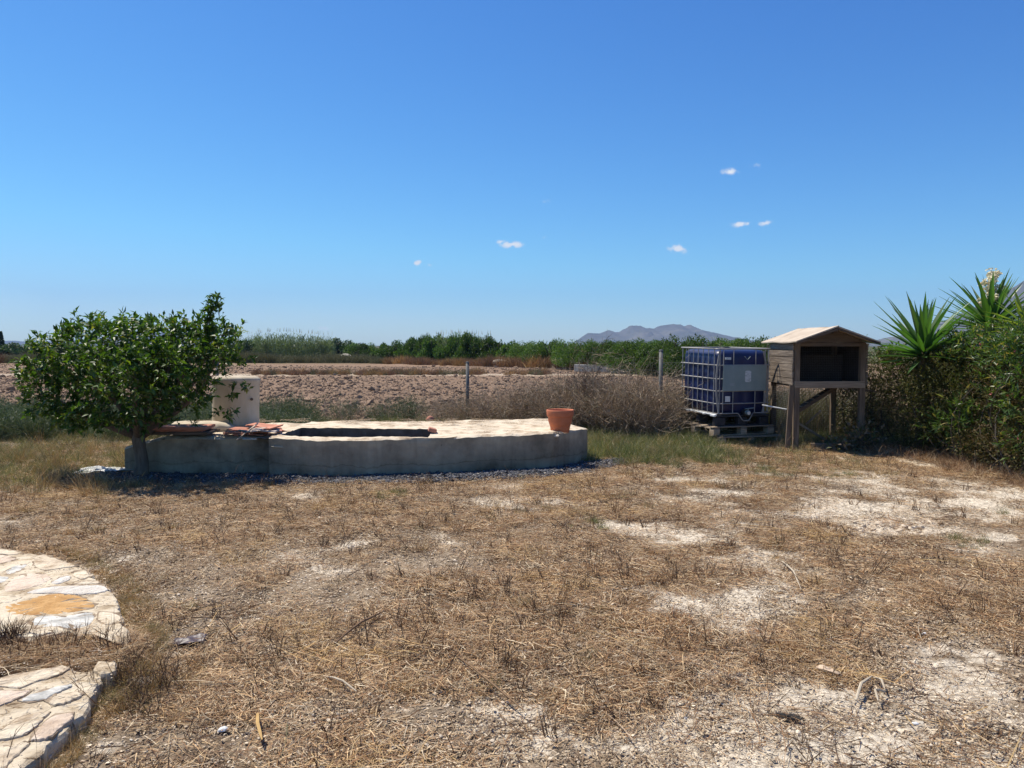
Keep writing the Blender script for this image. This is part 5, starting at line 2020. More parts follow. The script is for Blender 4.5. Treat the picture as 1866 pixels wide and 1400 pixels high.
def make_citrus():
    base = P(257, 866)
    root = empty('citrus_tree', base)
    tag(root, 'wide low citrus tree with glossy dark leaves in front of the left trough end', 'tree')
    r = np.random.default_rng(61)
    Yb = base.y

    def L(px, py, dy):
        if py < 700:
            py = 700 - (700 - py) * .89
        q = AT(px, py, Yb + dy)
        return q - base
    mb = MB()
    fork = L(254, 792, .02)
    mb.tube([(-.01, 0, -.08), (0, 0, .0), (.012, .01, .15), (-.005, 0, .3), (-.02, .0, .42), fork], [.10, .085, .072, .068, .072, .075], 14)
    lim = []
    for i, (px, py, dy) in enumerate([(150, 690, -.35), (180, 650, .35), (240, 640, -.1), (300, 735, -.1), (330, 660, .4), (345, 650, -.35), (395, 640, .1), (110, 730, .1), (250, 650, .6), (250, 690, -.7)]):
        e = L(px, py, dy)
        pts = limb(mb, fork + Vector((0, 0, -.03)), e, .050 if i not in (3,) else .058, .012, .08, 8, 6, i)
        lim.append(pts)
    limb(mb, L(300, 735, -.1), L(365, 690, -.2), .04, .012, .05, 7, 4, 33)
    limb(mb, L(300, 735, -.1), L(310, 650, 0), .045, .015, .05, 7, 4, 34)
    # sprout stem and a bare twig on top
    sp = [L(352, 640, .1), L(374, 600, .1), L(379, 570, .1), L(392, 538, .1)]
    mb.tube(sp, [.014, .010, .008, .004], 6)
    mb.tube([L(318, 600, 0), L(312, 575, 0), L(308, 556, 0)], [.006, .004, .002], 5)
    mb.tube([L(400, 600, 0), L(425, 597, 0), L(440, 594, 0)], [.008, .006, .003], 5)
    mb.tube([L(330, 590, 0), L(352, 582, 0), L(362, 576, 0)], [.007, .005, .003], 5)
    mb.build('trunk', M['bark'], root, smooth=True)
    # crown lobes: px, py, dy, radius (m), flatten
    lobes = [(120, 655, -.1, .40), (165, 630, .2, .42), (215, 640, -.35, .46), (255, 625, .3, .42), (300, 640, -.25, .45), (345, 645, .15, .42), (390, 650, -.1, .34), (385, 625, .3, .28),
             (115, 705, .1, .42), (165, 725, -.3, .42), (225, 705, .3, .45), (220, 715, -.6, .4), (290, 690, -.55, .42), (330, 700, .25, .38), (362, 690, -.2, .2), (340, 735, -.2, .2), (110, 745, -.05, .28), (150, 760, .0, .24),
             (85, 690, 0, .26), (75, 655, 0, .22), (345, 760, -.15, .16), (170, 762, -.3, .2), (212, 765, -.45, .17), (130, 770, -.1, .17), (280, 750, -.3, .2), (200, 760, -.25, .2)]
    tw_c, tw_d = [], []
    lob = [(L(a, b, c), q) for a, b, c, q in lobes]
    wts = np.array([q ** 2.3 for _, q in lob])
    wts /= wts.sum()
    tries = 0
    while len(tw_c) < 1020 and tries < 20000:
        tries += 1
        i = r.choice(len(lob), p=wts)
        c, q = lob[i]
        d = r.normal(0, 1, 3)
        d /= np.linalg.norm(d)
        rad = q * (r.uniform(.25, 1) ** .5)
        p = np.array(c) + d * rad * np.array([1, 1, .82])
        if p[2] < .52 + .1 * r.uniform():
            continue
        tw_c.append(p)
        tw_d.append(norm(d * .8 + r.normal(0, .35, 3) + np.array([0, 0, .55]))
                    )
    # jagged top shoots
    for px, py in ((165, 572), (150, 588), (180, 580), (210, 580), (240, 582), (275, 576), (292, 582), (130, 592), (118, 600), (100, 608), (75, 622), (318, 588), (338, 592), (350, 586), (405, 580), (412, 592), (438, 588), (430, 600), (365, 572),
                   (190, 590), (260, 590), (228, 588), (385, 600), (310, 596), (434, 690), (445, 700), (425, 712), (405, 740), (410, 750), (45, 668), (52, 705), (60, 710), (30, 660)):
        for _ in range(2):
            tw_c.append(np.array(L(px + r.uniform(-5, 5), py + 8, r.uniform(-.2, .2))))
            tw_d.append(norm(np.array([r.normal(0, .3), r.normal(0, .3), 1 if py < 640 else -.1])))
    for t in np.linspace(.15, 1, 12):
        k = t * 3
        i = min(int(k), 2)
        q = Vector(sp[i]).lerp(sp[i + 1], k - i)
        tw_c.append(np.array(q))
        tw_d.append(norm(np.array([r.normal(0, .5), r.normal(0, .5), .8])))
    for (px, py) in ((382, 545), (392, 540), (398, 543), (372, 552), (385, 556), (390, 565), (400, 552), (376, 575)):
        tw_c.append(np.array(L(px, py, .1)))
        tw_d.append(norm(np.array([r.normal(0, .4), r.normal(0, .4), 1.])))
    C = np.array(tw_c)
    D = np.array(tw_d)
    # twigs
    V, Q = ribbons(C - D * .12, D, np.full(len(C), .24), .005, None, 2, .1, .4)
    obj_np('twigs', V, Q, M['bark'], root)
    P_, Dr = [], []
    for c, d in zip(C, D):
        m = int(r.integers(11, 18))
        t = r.uniform(-.02, .13, m)
        P_.append(c + d * t[:, None] + r.normal(0, .012, (m, 3)))
        Dr.append(norm(d * r.uniform(.2, 1.0, m)[:, None] + r.normal(0, .62, (m, 3))))
    P_, Dr = np.concatenate(P_), np.concatenate(Dr)
    n = len(P_)
    up = norm(np.array([0, 0, 1.0]) + r.normal(0, .5, (n, 3)))
    Ls = r.uniform(.050, .100, n)
    V, T = leaves(P_, Dr, up, Ls, Ls * r.uniform(.36, .48, n), .22, .18)
    # nearest 300 leaves are separate parts, the rest one mass
    camloc = np.array([0, 0, CAMH]) - np.array(base)
    dist = np.linalg.norm(P_ - camloc, axis=1) - Ls * 4
    near = np.argsort(dist)[:300]
    mask = np.ones(n, bool)
    mask[near] = False
    Vr = V.reshape(n, 5, 3)
    o_ = (np.arange(mask.sum()) * 5)[:, None]
    T = np.concatenate([o_ + [0, 2, 1], o_ + [0, 3, 2], o_ + [1, 2, 4], o_ + [2, 3, 4]], 0)
    f = obj_np('foliage', Vr[mask].reshape(-1, 3), T, M['citrus_leaf'], root)
    f['kind'] = 'stuff'
    lv, lt = leaves(np.zeros((1, 3)), np.array([[1., 0, 0]]), np.array([[0, 0, 1.]]), 1.0, .42, .22, .18)
    lme = mesh_np('leaf', lv, lt, M['citrus_leaf'])
    for i in near:
        d = Vector(Dr[i])
        s_ = d.cross(Vector(up[i])).normalized()
        u = s_.cross(d)
        lo = link(bpy.data.objects.new('leaf', lme), root)
        lo.matrix_local = Matrix.Translation(Vector(P_[i])) @ Matrix((d, -s_, u)).transposed().to_4x4() @ Matrix.Diagonal((Ls[i], Ls[i], Ls[i], 1))


make_citrus()


# ================================================================== HEDGE OF THE RIGHT SIDE
def shrub(name, label, blobs, n, kind, mat, base, L_, W_, seed, stem_n=5, group=None, flowers=0, dead=0, clump=1, stretchz=1.0):
    """blobs: list of (x,y,z,rx,ry,rz) in world coordinates"""
    r = np.random.default_rng(seed)
    root = empty(name, base)
    tag(root, label, 'shrub', group)
    B = np.array(blobs, float)
    w = (B[:, 3] * B[:, 4] * B[:, 5]) ** .7
    w /= w.sum()
    nc = n // clump
    bi = r.choice(len(B), nc, p=w)
    d = rand_dirs(nc, r)
    rad = r.uniform(.12, 1, nc) ** .42
    p = B[bi, :3] + d * rad[:, None] * B[bi, 3:6]
    ok = p[:, 2] > .03
    p, d = p[ok], d[ok]
    nc = len(p)
    g = norm(d * .9 + rand_dirs(nc, r) * .5 + np.array([0, 0, .45 * stretchz]))
    P_ = np.repeat(p, clump, 0)
    G = np.repeat(g, clump, 0)
    m = len(P_)
    if clump > 1:
        t = r.uniform(-.08, .10, m)
        P_ = P_ + G * t[:, None] + r.normal(0, .008, (m, 3))
        Dr = norm(G * r.uniform(.5, 1.1, m)[:, None] + r.normal(0, .45, (m, 3)))
    else:
        Dr = norm(G + r.normal(0, .5, (m, 3)))
    Ls = L_ * r.uniform(.6, 1.3, m)
    V, T = leaves(P_ - np.array(base), Dr, norm(np.array([0, 0, 1.]) + r.normal(0, .6, (m, 3))), Ls, W_ * r.uniform(.7, 1.3, m), .15, .12)
    f = obj_np('foliage', V, T, mat, root)
    f['kind'] = 'stuff'
    mb = MB()
    for i in range(stem_n):
        k = r.integers(0, nc)
        b = Vector((base[0] + r.uniform(-.35, .35), base[1] + r.uniform(-.35, .35), -.05))
        limb(mb, b - Vector(base), Vector(p[k]) - Vector(base), .010, .003, .12, 6, 6, i)
    mb.build('stems', M['brush_stem'], root)
    if flowers:
        sel = np.where((p[:, 0] < B[:, 0].mean() + .1) | (p[:, 1] < B[:, 1].mean()))[0]
        fr = norm(p - B[:, :3].mean(0))
        score = -(p[:, 0] * .8 + p[:, 1] * .6) + r.normal(0, .12, nc) + p[:, 2] * .1
        order = np.argsort(-score)[:nc // 3]
        pick = r.choice(order, flowers, replace=False)
        petal_V, petal_F = [], []
        for q in range(7):
            a_ = q * 2 * PI / 7
            dd = np.array([[math.cos(a_), math.sin(a_), .6 if q % 2 else 1.2]])
            Vp, Tp = leaves(np.zeros((1, 3)), dd, np.array([[0, 0, 1.]]), .026, .020, .1, .1)
            petal_V.append(Vp)
            petal_F.append(Tp)
        Vp, Tp = merge(list(zip(petal_V, petal_F)))
        me = mesh_np('flower', Vp, Tp, M['pink_flower'])
        for i in pick:
            fo = link(bpy.data.objects.new('flower', me), root)
            fo.location = Vector(p[i] + norm(np.array([-.7, -.8, .3])) * .04) - Vector(base)
            fo.rotation_euler = (r.uniform(.2, 1.2), r.uniform(-1, 0), r.uniform(0, 6))
            fo.scale = [r.uniform(.7, 1.25)] * 3
    if dead:
        pass
    return root


M['brush_stem'] = mat_noise('shrub_stem', [(.3, (.05, .04, .03)), (.7, (.13, .105, .08))], scale=14, rough=.9)

# brownish vine covered stretch right behind the hutch corner
shrub('vine_shrub', 'brown dusty vine shrub hanging on the fence just right of the hutch', [(5.55, 11.35, .75, .33, .35, .72), (5.75, 11.0, .85, .28, .35, .6), (5.45, 11.6, .55, .4, .3, .6), (5.95, 10.9, .6, .3, .35, .65)], 12000, 'v', M['vine_leaf'], (5.65, 11.3, 0), .045, .018, 71, 16, None, 0, 0, 5)
shrub('olive_shrub', 'olive green fine leaved shrub under the left yucca', [(5.95, 10.7, 1.05, .36, .35, .36), (5.85, 10.4, .85, .34, .4, .5), (6.2, 10.6, 1.2, .4, .35, .35), (5.95, 10.4, 1.2, .35, .3, .25), (5.6, 10.9, 1.05, .3, .3, .38), (5.60, 10.12, 1.02, .30, .25, .34), (5.62, 10.1, .6, .32, .3, .5), (5.75, 9.75, .95, .28, .3, .42), (6.1, 10.3, .35, .45, .45, .38), (5.7, 10.3, .3, .35, .35, .3)], 26000, 'c', M['conifer_leaf'], (6.0, 10.5, 0), .045, .012, 72, 10, None, 0, 0, 6)
shrub('olive_shrub', 'yellowish olive shrub bulging in the middle of the hedge between the oleanders', [(5.95, 9.9, 1.2, .36, .38, .34), (6.15, 10.1, 1.30, .4, .38, .30), (6.15, 9.55, 1.05, .38, .4, .40), (5.85, 9.7, .8, .3, .36, .42), (6.1, 9.5, .4, .42, .5, .42)], 22000, 'c', M['conifer_leaf'], (6.05, 9.7, 0), .045, .012, 73, 10, None, 0, 0, 6)
shrub('oleander', 'oleander with narrow leaves and coral flowers low in the middle of the hedge', [(5.95, 9.55, .55, .45, .45, .45), (5.85, 9.9, .45, .35, .4, .35), (5.9, 9.15, .75, .35, .35, .4), (6.1, 9.2, 1.3, .35, .4, .34), (6.25, 9.75, 1.52, .5, .4, .30), (6.0, 9.95, 1.42, .35, .3, .24), (6.3, 10.2, 1.45, .4, .3, .28), (6.0, 9.5, 1.25, .3, .3, .3)], 5200, 'o', M['oleander_leaf'], (6.0, 9.4, 0), .105, .019, 74, 16, 'oleanders in the hedge', 4, 0, 7)
shrub('oleander', 'tall oleander with coral flowers at the right edge of the photo', [(6.2, 8.75, 1.28, .45, .5, .38), (6.0, 8.55, .95, .42, .45, .45), (6.0, 8.35, .5, .45, .5, .42), (6.4, 9.1, 1.45, .4, .4, .3), (6.25, 8.1, 1.0, .45, .5, .55), (6.35, 9.2, 1.55, .45, .4, .30), (6.15, 8.9, 1.5, .4, .4, .28)], 6200, 'o', M['oleander_leaf'], (6.15, 8.6, 0), .105, .019, 75, 22, 'oleanders in the hedge', 7, 0, 7)
shrub('olive_shrub', 'dull brown olive shrub at the foot of the hedge by the right edge', [(6.05, 8.9, .85, .36, .45, .42), (6.0, 9.3, .95, .3, .35, .4), (6.05, 8.2, 1.1, .3, .4, .4), (5.95, 8.75, .35, .4, .45, .35), (5.95, 8.35, .35, .38, .4, .35), (6.1, 8.4, .8, .3, .3, .4), (5.9, 9.2, .28, .35, .35, .28)], 26000, 'c', M['conifer_brown'], (6.0, 8.6, 0), .045, .013, 76, 14, None, 0, 0, 6)
shrub('olive_shrub', 'big shaded olive shrub deep inside the hedge behind the oleanders', [(6.75, 9.9, .8, .5, .7, .85), (6.9, 9.0, .85, .5, .7, .85), (7.1, 8.2, .9, .5, .7, .9), (6.6, 10.7, .7, .5, .5, .7)], 16000, 'c', M['conifer_leaf'], (6.8, 9.4, 0), .055, .018, 77, 12, None, 0, 0, 6)
shrub('rosemary_shrub', 'small grey green spiky shrub tip rising behind the hutch roof right corner', [(5.45, 11.9, 1.28, .16, .15, .30), (5.62, 12.0, 1.32, .14, .15, .28)], 1400, 'c', M['weed_grey'], (5.5, 11.95, 0), .05, .009, 78, 6, None, 0, 0, 7, 2.5)
shrub('green_vine', 'bright green leafy vine on the fence top between hutch and yucca', [(5.75, 11.25, 1.36, .24, .16, .10)], 900, 'v', M['oleander_leaf'], (5.75, 11.25, 0), .05, .03, 79, 4, None, 0, 0, 4)
# low scruffy plants with big dry leaves at the hutch feet
shrub('dock_plant', 'scruffy brown leaved weed at the right front foot of the hutch', [(4.95, 10.45, .18, .26, .2, .2), (4.65, 10.45, .1, .2, .16, .12)], 420, 'v', M['vine_leaf'], (4.9, 10.45, 0), .07, .035, 80, 8, None, 0, 0, 3)

# dry grass apron at the hedge foot
x, y, r = yard_points(9000, 7.6, 11.2, 1.0, .9, seed=36)
hx = np.interp(y, [7.6, 8.5, 9.5, 10.4, 11.2], [5.7, 5.62, 5.55, 5.15, 4.9])
k = (np.abs(x - hx - .12) < .42) & (r.uniform(0, 1, len(x)) < .8)
C_red = proto_coll('p_red', [upright(460 + i, 45, .09, .08, .24, .0032, [M['brush_red'], M['straw']][i % 2], .7, .5) for i in range(4)])
place('hedge_foot_dry_grass', C_red, 4, x, y, r, .5, 1.1, .1, 0, k)


# ================================================================== YUCCAS
def blade_mesh(seed, mat, L=1.0, W=.088):
    r = random.Random(seed)
    vs, fs = [], []
    n = 7
    droop = r.uniform(.02, .14)
    for i in range(n + 1):
        t = i / n
        w = W * (math.sin(min(1, .35 + t * 1.0) * PI * .72) if t < .35 else (1 - ((t - .35) / .65) ** 1.5)) * .5 + .0006
        z = -droop * t * t * L
        x = t * L
        vs += [(x, -w, z + w * .45), (x, 0, z - .002), (x, w, z + w * .45)]
    for i in range(n):
        a = 3 * i
        fs += [(a, a + 1, a + 4, a + 3), (a + 1, a + 2, a + 5, a + 4)]
    me = mesh_np('leaf', vs, fs, mat)
    return me


def make_yucca(center, ground, n, Lr, mat, label, seed, elmin=-25, group='yuccas rising above the hedge', flower=None):
    r = random.Random(seed)
    root = empty('yucca', (ground[0], ground[1], 0))
    tag(root, label, 'yucca', group)
    cl = Vector(center) - root.location
    MB().tube([(0, 0, -.05), (cl.x * .5 + .03, cl.y * .5, cl.z * .5), (cl.x, cl.y, cl.z - .08), (cl.x, cl.y, cl.z + .05)], [.09, .075, .07, .05], 10).build('trunk', M['bark'], root, smooth=True)
    mes = [blade_mesh(seed * 10 + i, mat) for i in range(5)]
    for i in range(n):
        t = i / n
        az = i * 2.39996 + r.uniform(-.15, .15)
        el = math.radians(86 - (86 - elmin) * (t ** .75) + r.uniform(-6, 6))
        L = Lr * (1.0 - .18 * t) * r.uniform(.85, 1.08) * (0.8 + .2 * min(1, t * 5))
        o = link(bpy.data.objects.new('leaf', mes[i % 5]), root)
        d = Vector((math.cos(az) * math.cos(el), math.sin(az) * math.cos(el), math.sin(el)))
        o.location = cl + d * .03 + Vector((0, 0, -.10 * t + .03))
        o.rotation_euler = Euler((0, -el, az))
        wsc = L * r.uniform(.9, 1.15) if L > .55 else L
        o.scale = (L, wsc * 1.05, L)
    if flower:
        fr, H, R = flower
        st = MB().tube([cl, cl + Vector((0, 0, H * .6)), cl + Vector((.01, 0, H))], [.018, .012, .005], 6)
        for k in range(9):
            a = k * 2.4
            z = H * (.35 + .07 * k)
            st.tube([cl + Vector((0, 0, z)), cl + Vector((R * .8 * math.cos(a), R * .8 * math.sin(a), z + .10))], [.007, .003], 5)
        st.build('flower_stem', M['straw_gold'], root)
        rr_ = np.random.default_rng(seed)
        nf = 420
        br = rr_.integers(0, 9, nf)
        t = rr_.uniform(.1, 1, nf)
        a = br * 2.4
        pos = np.stack([R * .8 * t * np.cos(a), R * .8 * t * np.sin(a), H * (.35 + .07 * br) + .10 * t - rr_.uniform(0, .06, nf)], 1)
        top_ = rr_.uniform(0, 1, nf) < .25
        pos[top_] = np.stack([rr_.normal(0, .022, top_.sum()), rr_.normal(0, .022, top_.sum()), rr_.uniform(.75, 1.05, top_.sum()) * H], 1)
        pos += rr_.normal(0, .018, (nf, 3)) + np.array(cl)
        parts = []
        for k in range(3):
            V, T = leaves(pos, np.stack([rr_.normal(0, .6, nf), rr_.normal(0, .6, nf), -np.ones(nf) * .7], 1), rand_dirs(nf, rr_), .034, .026, .3, .2)
            parts.append((V, T))
        V, T = merge(parts)
        f = obj_np('blossoms', V, T, M['cream_flower'], root)
        f['kind'] = 'stuff'


c1 = AT(1682, 645, 10.35)
make_yucca(c1, (c1.x + .03, c1.y + .05), 78, .93, M['yucca_leaf'], 'left yucca with a fan of dark green sword leaves beside the hutch', 81, -8)
c2 = AT(1804, 598, 10.5)
make_yucca(c2, (c2.x + .05, c2.y + .1), 96, .86, M['yucca_leaf'], 'tall yucca in cream white bloom right of the others', 82, -12, flower=(1, .78, .20))
c3 = AT(1866, 592, 9.3)
make_yucca(c3, (c3.x + .03, c3.y + .05), 46, .52, M['yucca_leaf_lime'], 'lime green yucca cut by the right edge of the photo', 83, -10)

# ================================================================== STONE PATIO
def make_patio():
    root = empty('stone_patio', (0, 0, 0))
    tag(root, kind='structure')

    def slab(name, poly, z0, z1, mat, bevel=.012, rough=.006, parent=root, seed=0, dens=.06):
        r = random.Random(seed)
        pts = []
        if name == 'flagstone':
            for _ in range(2):
                pp = []
                for i in range(len(poly)):
                    a, b = Vector(poly[i][:2]), Vector(poly[(i + 1) % len(poly)][:2])
                    pp += [a.lerp(b, .22), a.lerp(b, .78)]
                poly = pp
        n = len(poly)
        for i in range(n):
            a, b = Vector(poly[i][:2]), Vector(poly[(i + 1) % n][:2])
            m = max(1, int((b - a).length / dens))
            for k in range(m):
                q = a.lerp(b, k / m)
                pts.append(Vector((q.x + r.uniform(-rough, rough), q.y + r.uniform(-rough, rough))))
        N_ = len(pts)
        c = sum(pts, Vector((0, 0))) / N_
        vs, fs = [], []
        rings = [(1.0, z0), (1.0, z1 - bevel), (1 - .4 * bevel / .3, z1 - bevel * .3), (.965, z1), (.6, z1 + .002)]
        for (s_, z) in rings:
            for q in pts:
                if s_ == 1.0:
                    vs.append((q.x, q.y, z))
                else:
                    d = (c - q)
                    l_ = d.length
                    off = {1 - .4 * bevel / .3: bevel * .35, .965: bevel * 1.2}.get(s_)
                    if off is None:
                        w_ = q.lerp(c, .45)
                    else:
                        w_ = q + d / max(l_, 1e-6) * min(off, l_ * .4)
                    vs.append((w_.x, w_.y, z + r.uniform(-.0015, .0015)))
        for k in range(len(rings) - 1):
            for i in range(N_):
                fs.append((k * N_ + i, k * N_ + (i + 1) % N_, (k + 1) * N_ + (i + 1) % N_, (k + 1) * N_ + i))
        vs.append((c.x, c.y, z1 + .002))
        ci = len(vs) - 1
        k = len(rings) - 1
        for i in range(N_):
            fs.append((k * N_ + i, k * N_ + (i + 1) % N_, ci))
        me = bpy.data.meshes.new(name)
        bm = bmesh.new()
        bv = [bm.verts.new(v) for v in vs]
        for f in fs:
            try:
                bm.faces.new([bv[i] for i in f])
            except ValueError:
                pass
        bmesh.ops.recalc_face_normals(bm, faces=bm.faces[:])
        bm.to_mesh(me)
        bm.free()
        me.materials.append(mat)
        o = link(bpy.data.objects.new(name, me), parent)
        return o
    def cracky(name, stops, scale, bump=1.0):
        m = mat_noise(name, stops, scale=scale, detail=10, rough=.95, bump=bump, bscale=24, dist=.022, spec=.08)
        n, l = m.node_tree.nodes, m.node_tree.links
        b = n['Principled BSDF']
        geo = n.new('ShaderNodeNewGeometry')
        mp = n.new('ShaderNodeMapping'); mp.inputs['Scale'].default_value = (5.5, 11, 5); mp.inputs['Rotation'].default_value = (0, 0, -.25)
        l.new(geo.outputs['Position'], mp.inputs[0])
        nw = n.new('ShaderNodeTexNoise'); nw.inputs['Scale'].default_value = 2.2; nw.inputs['Detail'].default_value = 6
        l.new(mp.outputs[0], nw.inputs['Vector'])
        mx = n.new('ShaderNodeMix'); mx.data_type = 'VECTOR'; mx.inputs[0].default_value = .55
        l.new(mp.outputs[0], mx.inputs[4]); l.new(nw.outputs['Color'], mx.inputs[5])
        vo = n.new('ShaderNodeTexVoronoi'); vo.feature = 'DISTANCE_TO_EDGE'; vo.inputs['Scale'].default_value = 1.6
        l.new(mx.outputs[1], vo.inputs['Vector'])
        nm = n.new('ShaderNodeTexNoise'); nm.inputs['Scale'].default_value = 6; nm.inputs['Detail'].default_value = 4
        l.new(geo.outputs['Position'], nm.inputs['Vector'])
        ad = n.new('ShaderNodeMath'); ad.operation = 'MULTIPLY_ADD'; ad.inputs[1].default_value = .22; 
        l.new(nm.outputs[0], ad.inputs[0]); l.new(vo.outputs['Distance'], ad.inputs[2])
        rp = ramp(n, [(.088, (.18, .13, .09)), (.105, (.62, .55, .46)), (.135, (1, 1, 1))])
        l.new(ad.outputs[0], rp.inputs[0])
        mu = n.new('ShaderNodeMix'); mu.data_type = 'RGBA'; mu.blend_type = 'MULTIPLY'; mu.inputs[0].default_value = .72
        src = b.inputs['Base Color'].links[0].from_socket
        l.new(src, mu.inputs[6]); l.new(rp.outputs[0], mu.inputs[7])
        l.new(mu.outputs[2], b.inputs['Base Color'])
        return m
    mort = cracky('patio_mortar_cracked', [(.30, (.24, .17, .11)), (.40, (.44, .35, .24)), (.5, (.60, .51, .38)), (.75, (.70, .62, .48))], 6)
    mort0 = mat_noise('patio_mortar', [(.30, (.22, .16, .11)), (.40, (.46, .37, .26)), (.5, (.62, .53, .40)), (.75, (.72, .64, .50))], scale=6, detail=10, rough=.95, bump=1.0, bscale=26, dist=.02, spec=.1)
    cream = cracky('cream_stone', [(.33, (.36, .27, .18)), (.44, (.56, .46, .34)), (.56, (.66, .57, .43)), (.7, (.72, .64, .51))], 8)
    pink = mat_noise('pink_stone', [(.3, (.46, .34, .24)), (.5, (.64, .52, .41)), (.7, (.72, .63, .51))], scale=6, detail=9, rough=.8, bump=1.0, bscale=22, dist=.025, spec=.1)
    white = mat_noise('white_stone', [(.3, (.56, .50, .42)), (.6, (.76, .72, .65))], scale=7, detail=8, rough=.75, bump=1.0, bscale=25, dist=.03, spec=.1)
    blue = mat_noise('blue_grey_stone', [(.3, (.30, .29, .265)), (.46, (.43, .42, .385)), (.58, (.60, .58, .53)), (.75, (.72, .66, .55))], scale=9, detail=9, stretch=(1, 2, 1), rough=.85, bump=.9, bscale=20, dist=.015, spec=.1)
    ochre = mat_noise('ochre_stone', [(.28, (.30, .16, .07)), (.45, (.46, .26, .10)), (.6, (.55, .33, .14)), (.8, (.60, .42, .24))], scale=9, detail=10, rough=.8, bump=1.0, bscale=18, dist=.03, spec=.1)
    joint = mat_noise('joint_dirt', [(.35, (.15, .11, .075)), (.55, (.32, .25, .18)), (.62, (.50, .42, .31))], scale=14, detail=8, rough=.95, bump=.8, bscale=40, spec=.05)
    gap_hi = [(-260, 1230), (-120, 1195), (0, 1160), (60, 1166), (120, 1150), (165, 1160), (205, 1152), (232, 1178)]
    gap_lo = [(213, 1203), (190, 1216), (160, 1222), (120, 1213), (70, 1222), (0, 1234), (-200, 1290)]
    up_px = pat_px[:-1] + [(236, 1165)] + gap_hi[::-1]
    lo_px = pat_lo[2:] + gap_lo[::-1]
    slab('mortar_bed', [P(a, b, .075) for a, b in up_px], -.05, .075, mort, .022, .013, dens=.035)
    slab('mortar_bed', [P(a, b, .07) for a, b in lo_px], -.05, .07, mort, .022, .013, dens=.035)
    z7 = lambda L_: [(a / 6.667, 990 + b / 6.667) for a, b in L_]
    z8 = lambda L_: [(a / 6.667, 1190 + b / 6.667) for a, b in L_]
    S = [
        (z7([(-260, 60), (0, 70), (150, 90), (250, 118), (170, 142), (0, 126), (-260, 120)]), cream), (z7([(-300, 150), (0, 140), (120, 155), (220, 190), (0, 250), (-300, 300)]), pink),
        (z7([(60, 330), (180, 270), (330, 250), (290, 310), (150, 370), (70, 380)]), blue), (z7([(-200, 410), (0, 400), (120, 410), (60, 460), (0, 480), (-200, 520)]), blue),
        (z7([(410, 160), (520, 140), (680, 190), (940, 275), (760, 296), (560, 330), (420, 290)]), cream), (z7([(120, 440), (300, 370), (560, 370), (640, 420), (520, 495), (250, 578), (30, 588)]), pink),
        (z7([(590, 480), (760, 405), (870, 395), (840, 445), (700, 496)]), white), (z7([(890, 345), (1050, 315), (1095, 400), (1000, 435), (900, 402)]), cream),
        (z7([(300, 600), (600, 525), (860, 515), (1250, 505), (1320, 560), (1240, 596), (980, 625), (700, 600), (400, 608)]), white),
        (z7([(40, 762), (330, 695), (520, 625), (800, 610), (1000, 645), (1170, 740), (1110, 798), (850, 848), (400, 875), (150, 875), (50, 820)]), ochre),
        (z7([(380, 940), (470, 878), (700, 886), (820, 886), (1000, 838), (1130, 838), (1150, 890), (1100, 990), (900, 1045), (700, 1005), (430, 1025)]), blue),
        (z7([(160, 965), (340, 965), (415, 1042), (690, 1065), (500, 1108), (330, 1145), (200, 1118)]), cream), (z7([(1200, 825), (1440, 852), (1475, 950), (1300, 990), (1190, 940)]), cream),
        (z7([(-240, 1060), (0, 1080), (85, 1082), (85, 1132), (0, 1142), (-240, 1150)]), white), (z7([(-300, 620), (0, 640), (300, 650), (200, 690), (0, 730), (-300, 740)]), cream),
        (z7([(1010, 455), (1180, 460), (1220, 490), (900, 498)]), cream),
        (z8([(-300, 390), (0, 315), (200, 255), (740, 155), (795, 190), (735, 255), (430, 335), (240, 425), (0, 395), (-300, 440)]), cream), (z8([(240, 578), (300, 525), (520, 455), (865, 365), (875, 400), (700, 475), (580, 545), (400, 585)]), blue),
        (z8([(-300, 1040), (0, 960), (160, 805), (400, 725), (630, 700), (520, 790), (460, 870), (300, 985), (0, 1050), (-300, 1110)]), cream), (z8([(365, 1045), (495, 880), (650, 750), (900, 715), (880, 790), (710, 920), (615, 1015), (450, 1050)]), pink),
        (z8([(-300, 1180), (0, 1120), (150, 1140), (300, 1070), (390, 1085), (200, 1235), (60, 1385), (0, 1400), (-300, 1500)]), cream), (z8([(-300, 520), (0, 450), (230, 450), (390, 455), (200, 555), (0, 635), (-300, 700)]), pink),
        (z8([(570, 580), (700, 508), (940, 462), (1000, 500), (900, 555), (800, 595), (640, 635)]), cream),
    ]
    for k, (pl_, m_) in enumerate(S):
        z = .079 + random.uniform(-.002, .003)
        cx_, cy_ = sum(a for a, b in pl_) / len(pl_), sum(b for a, b in pl_) / len(pl_)
        jp = []
        for a, b in pl_:
            dl = math.hypot(a - cx_, b - cy_) + 1e-6
            jp.append((a + (a - cx_) / dl * 3.0, b + (b - cy_) / dl * 2.2))
        slab('joint', [P(a, b, .0765) for a, b in jp], .05, .0762, joint, .002, .010, seed=k + 50, dens=.03)
        o = slab('flagstone', [P(a, b, z) for a, b in pl_], .055, z, m_, .004, .005, seed=k, dens=.022)
    # loose edge block broken off
    bl = z8([(1125, 195), (1190, 85), (1415, 105), (1410, 205), (1310, 240), (1220, 255)])
    o = slab('edge_block', [P(a, b, .085) for a, b in bl], -.02, .085, mort, .015, .004, parent=None, seed=99, dens=.04)
    tag(o, 'broken mortar block standing loose at the right edge of the patio', 'stone block')
    o = lump('flat_stone', P(255, 1246), (.075, .05, .03), M['pebble'], 88, 3, .25)
    tag(o, 'pale flat stone lying in the dry grass right of the patio', 'stone')


make_patio()
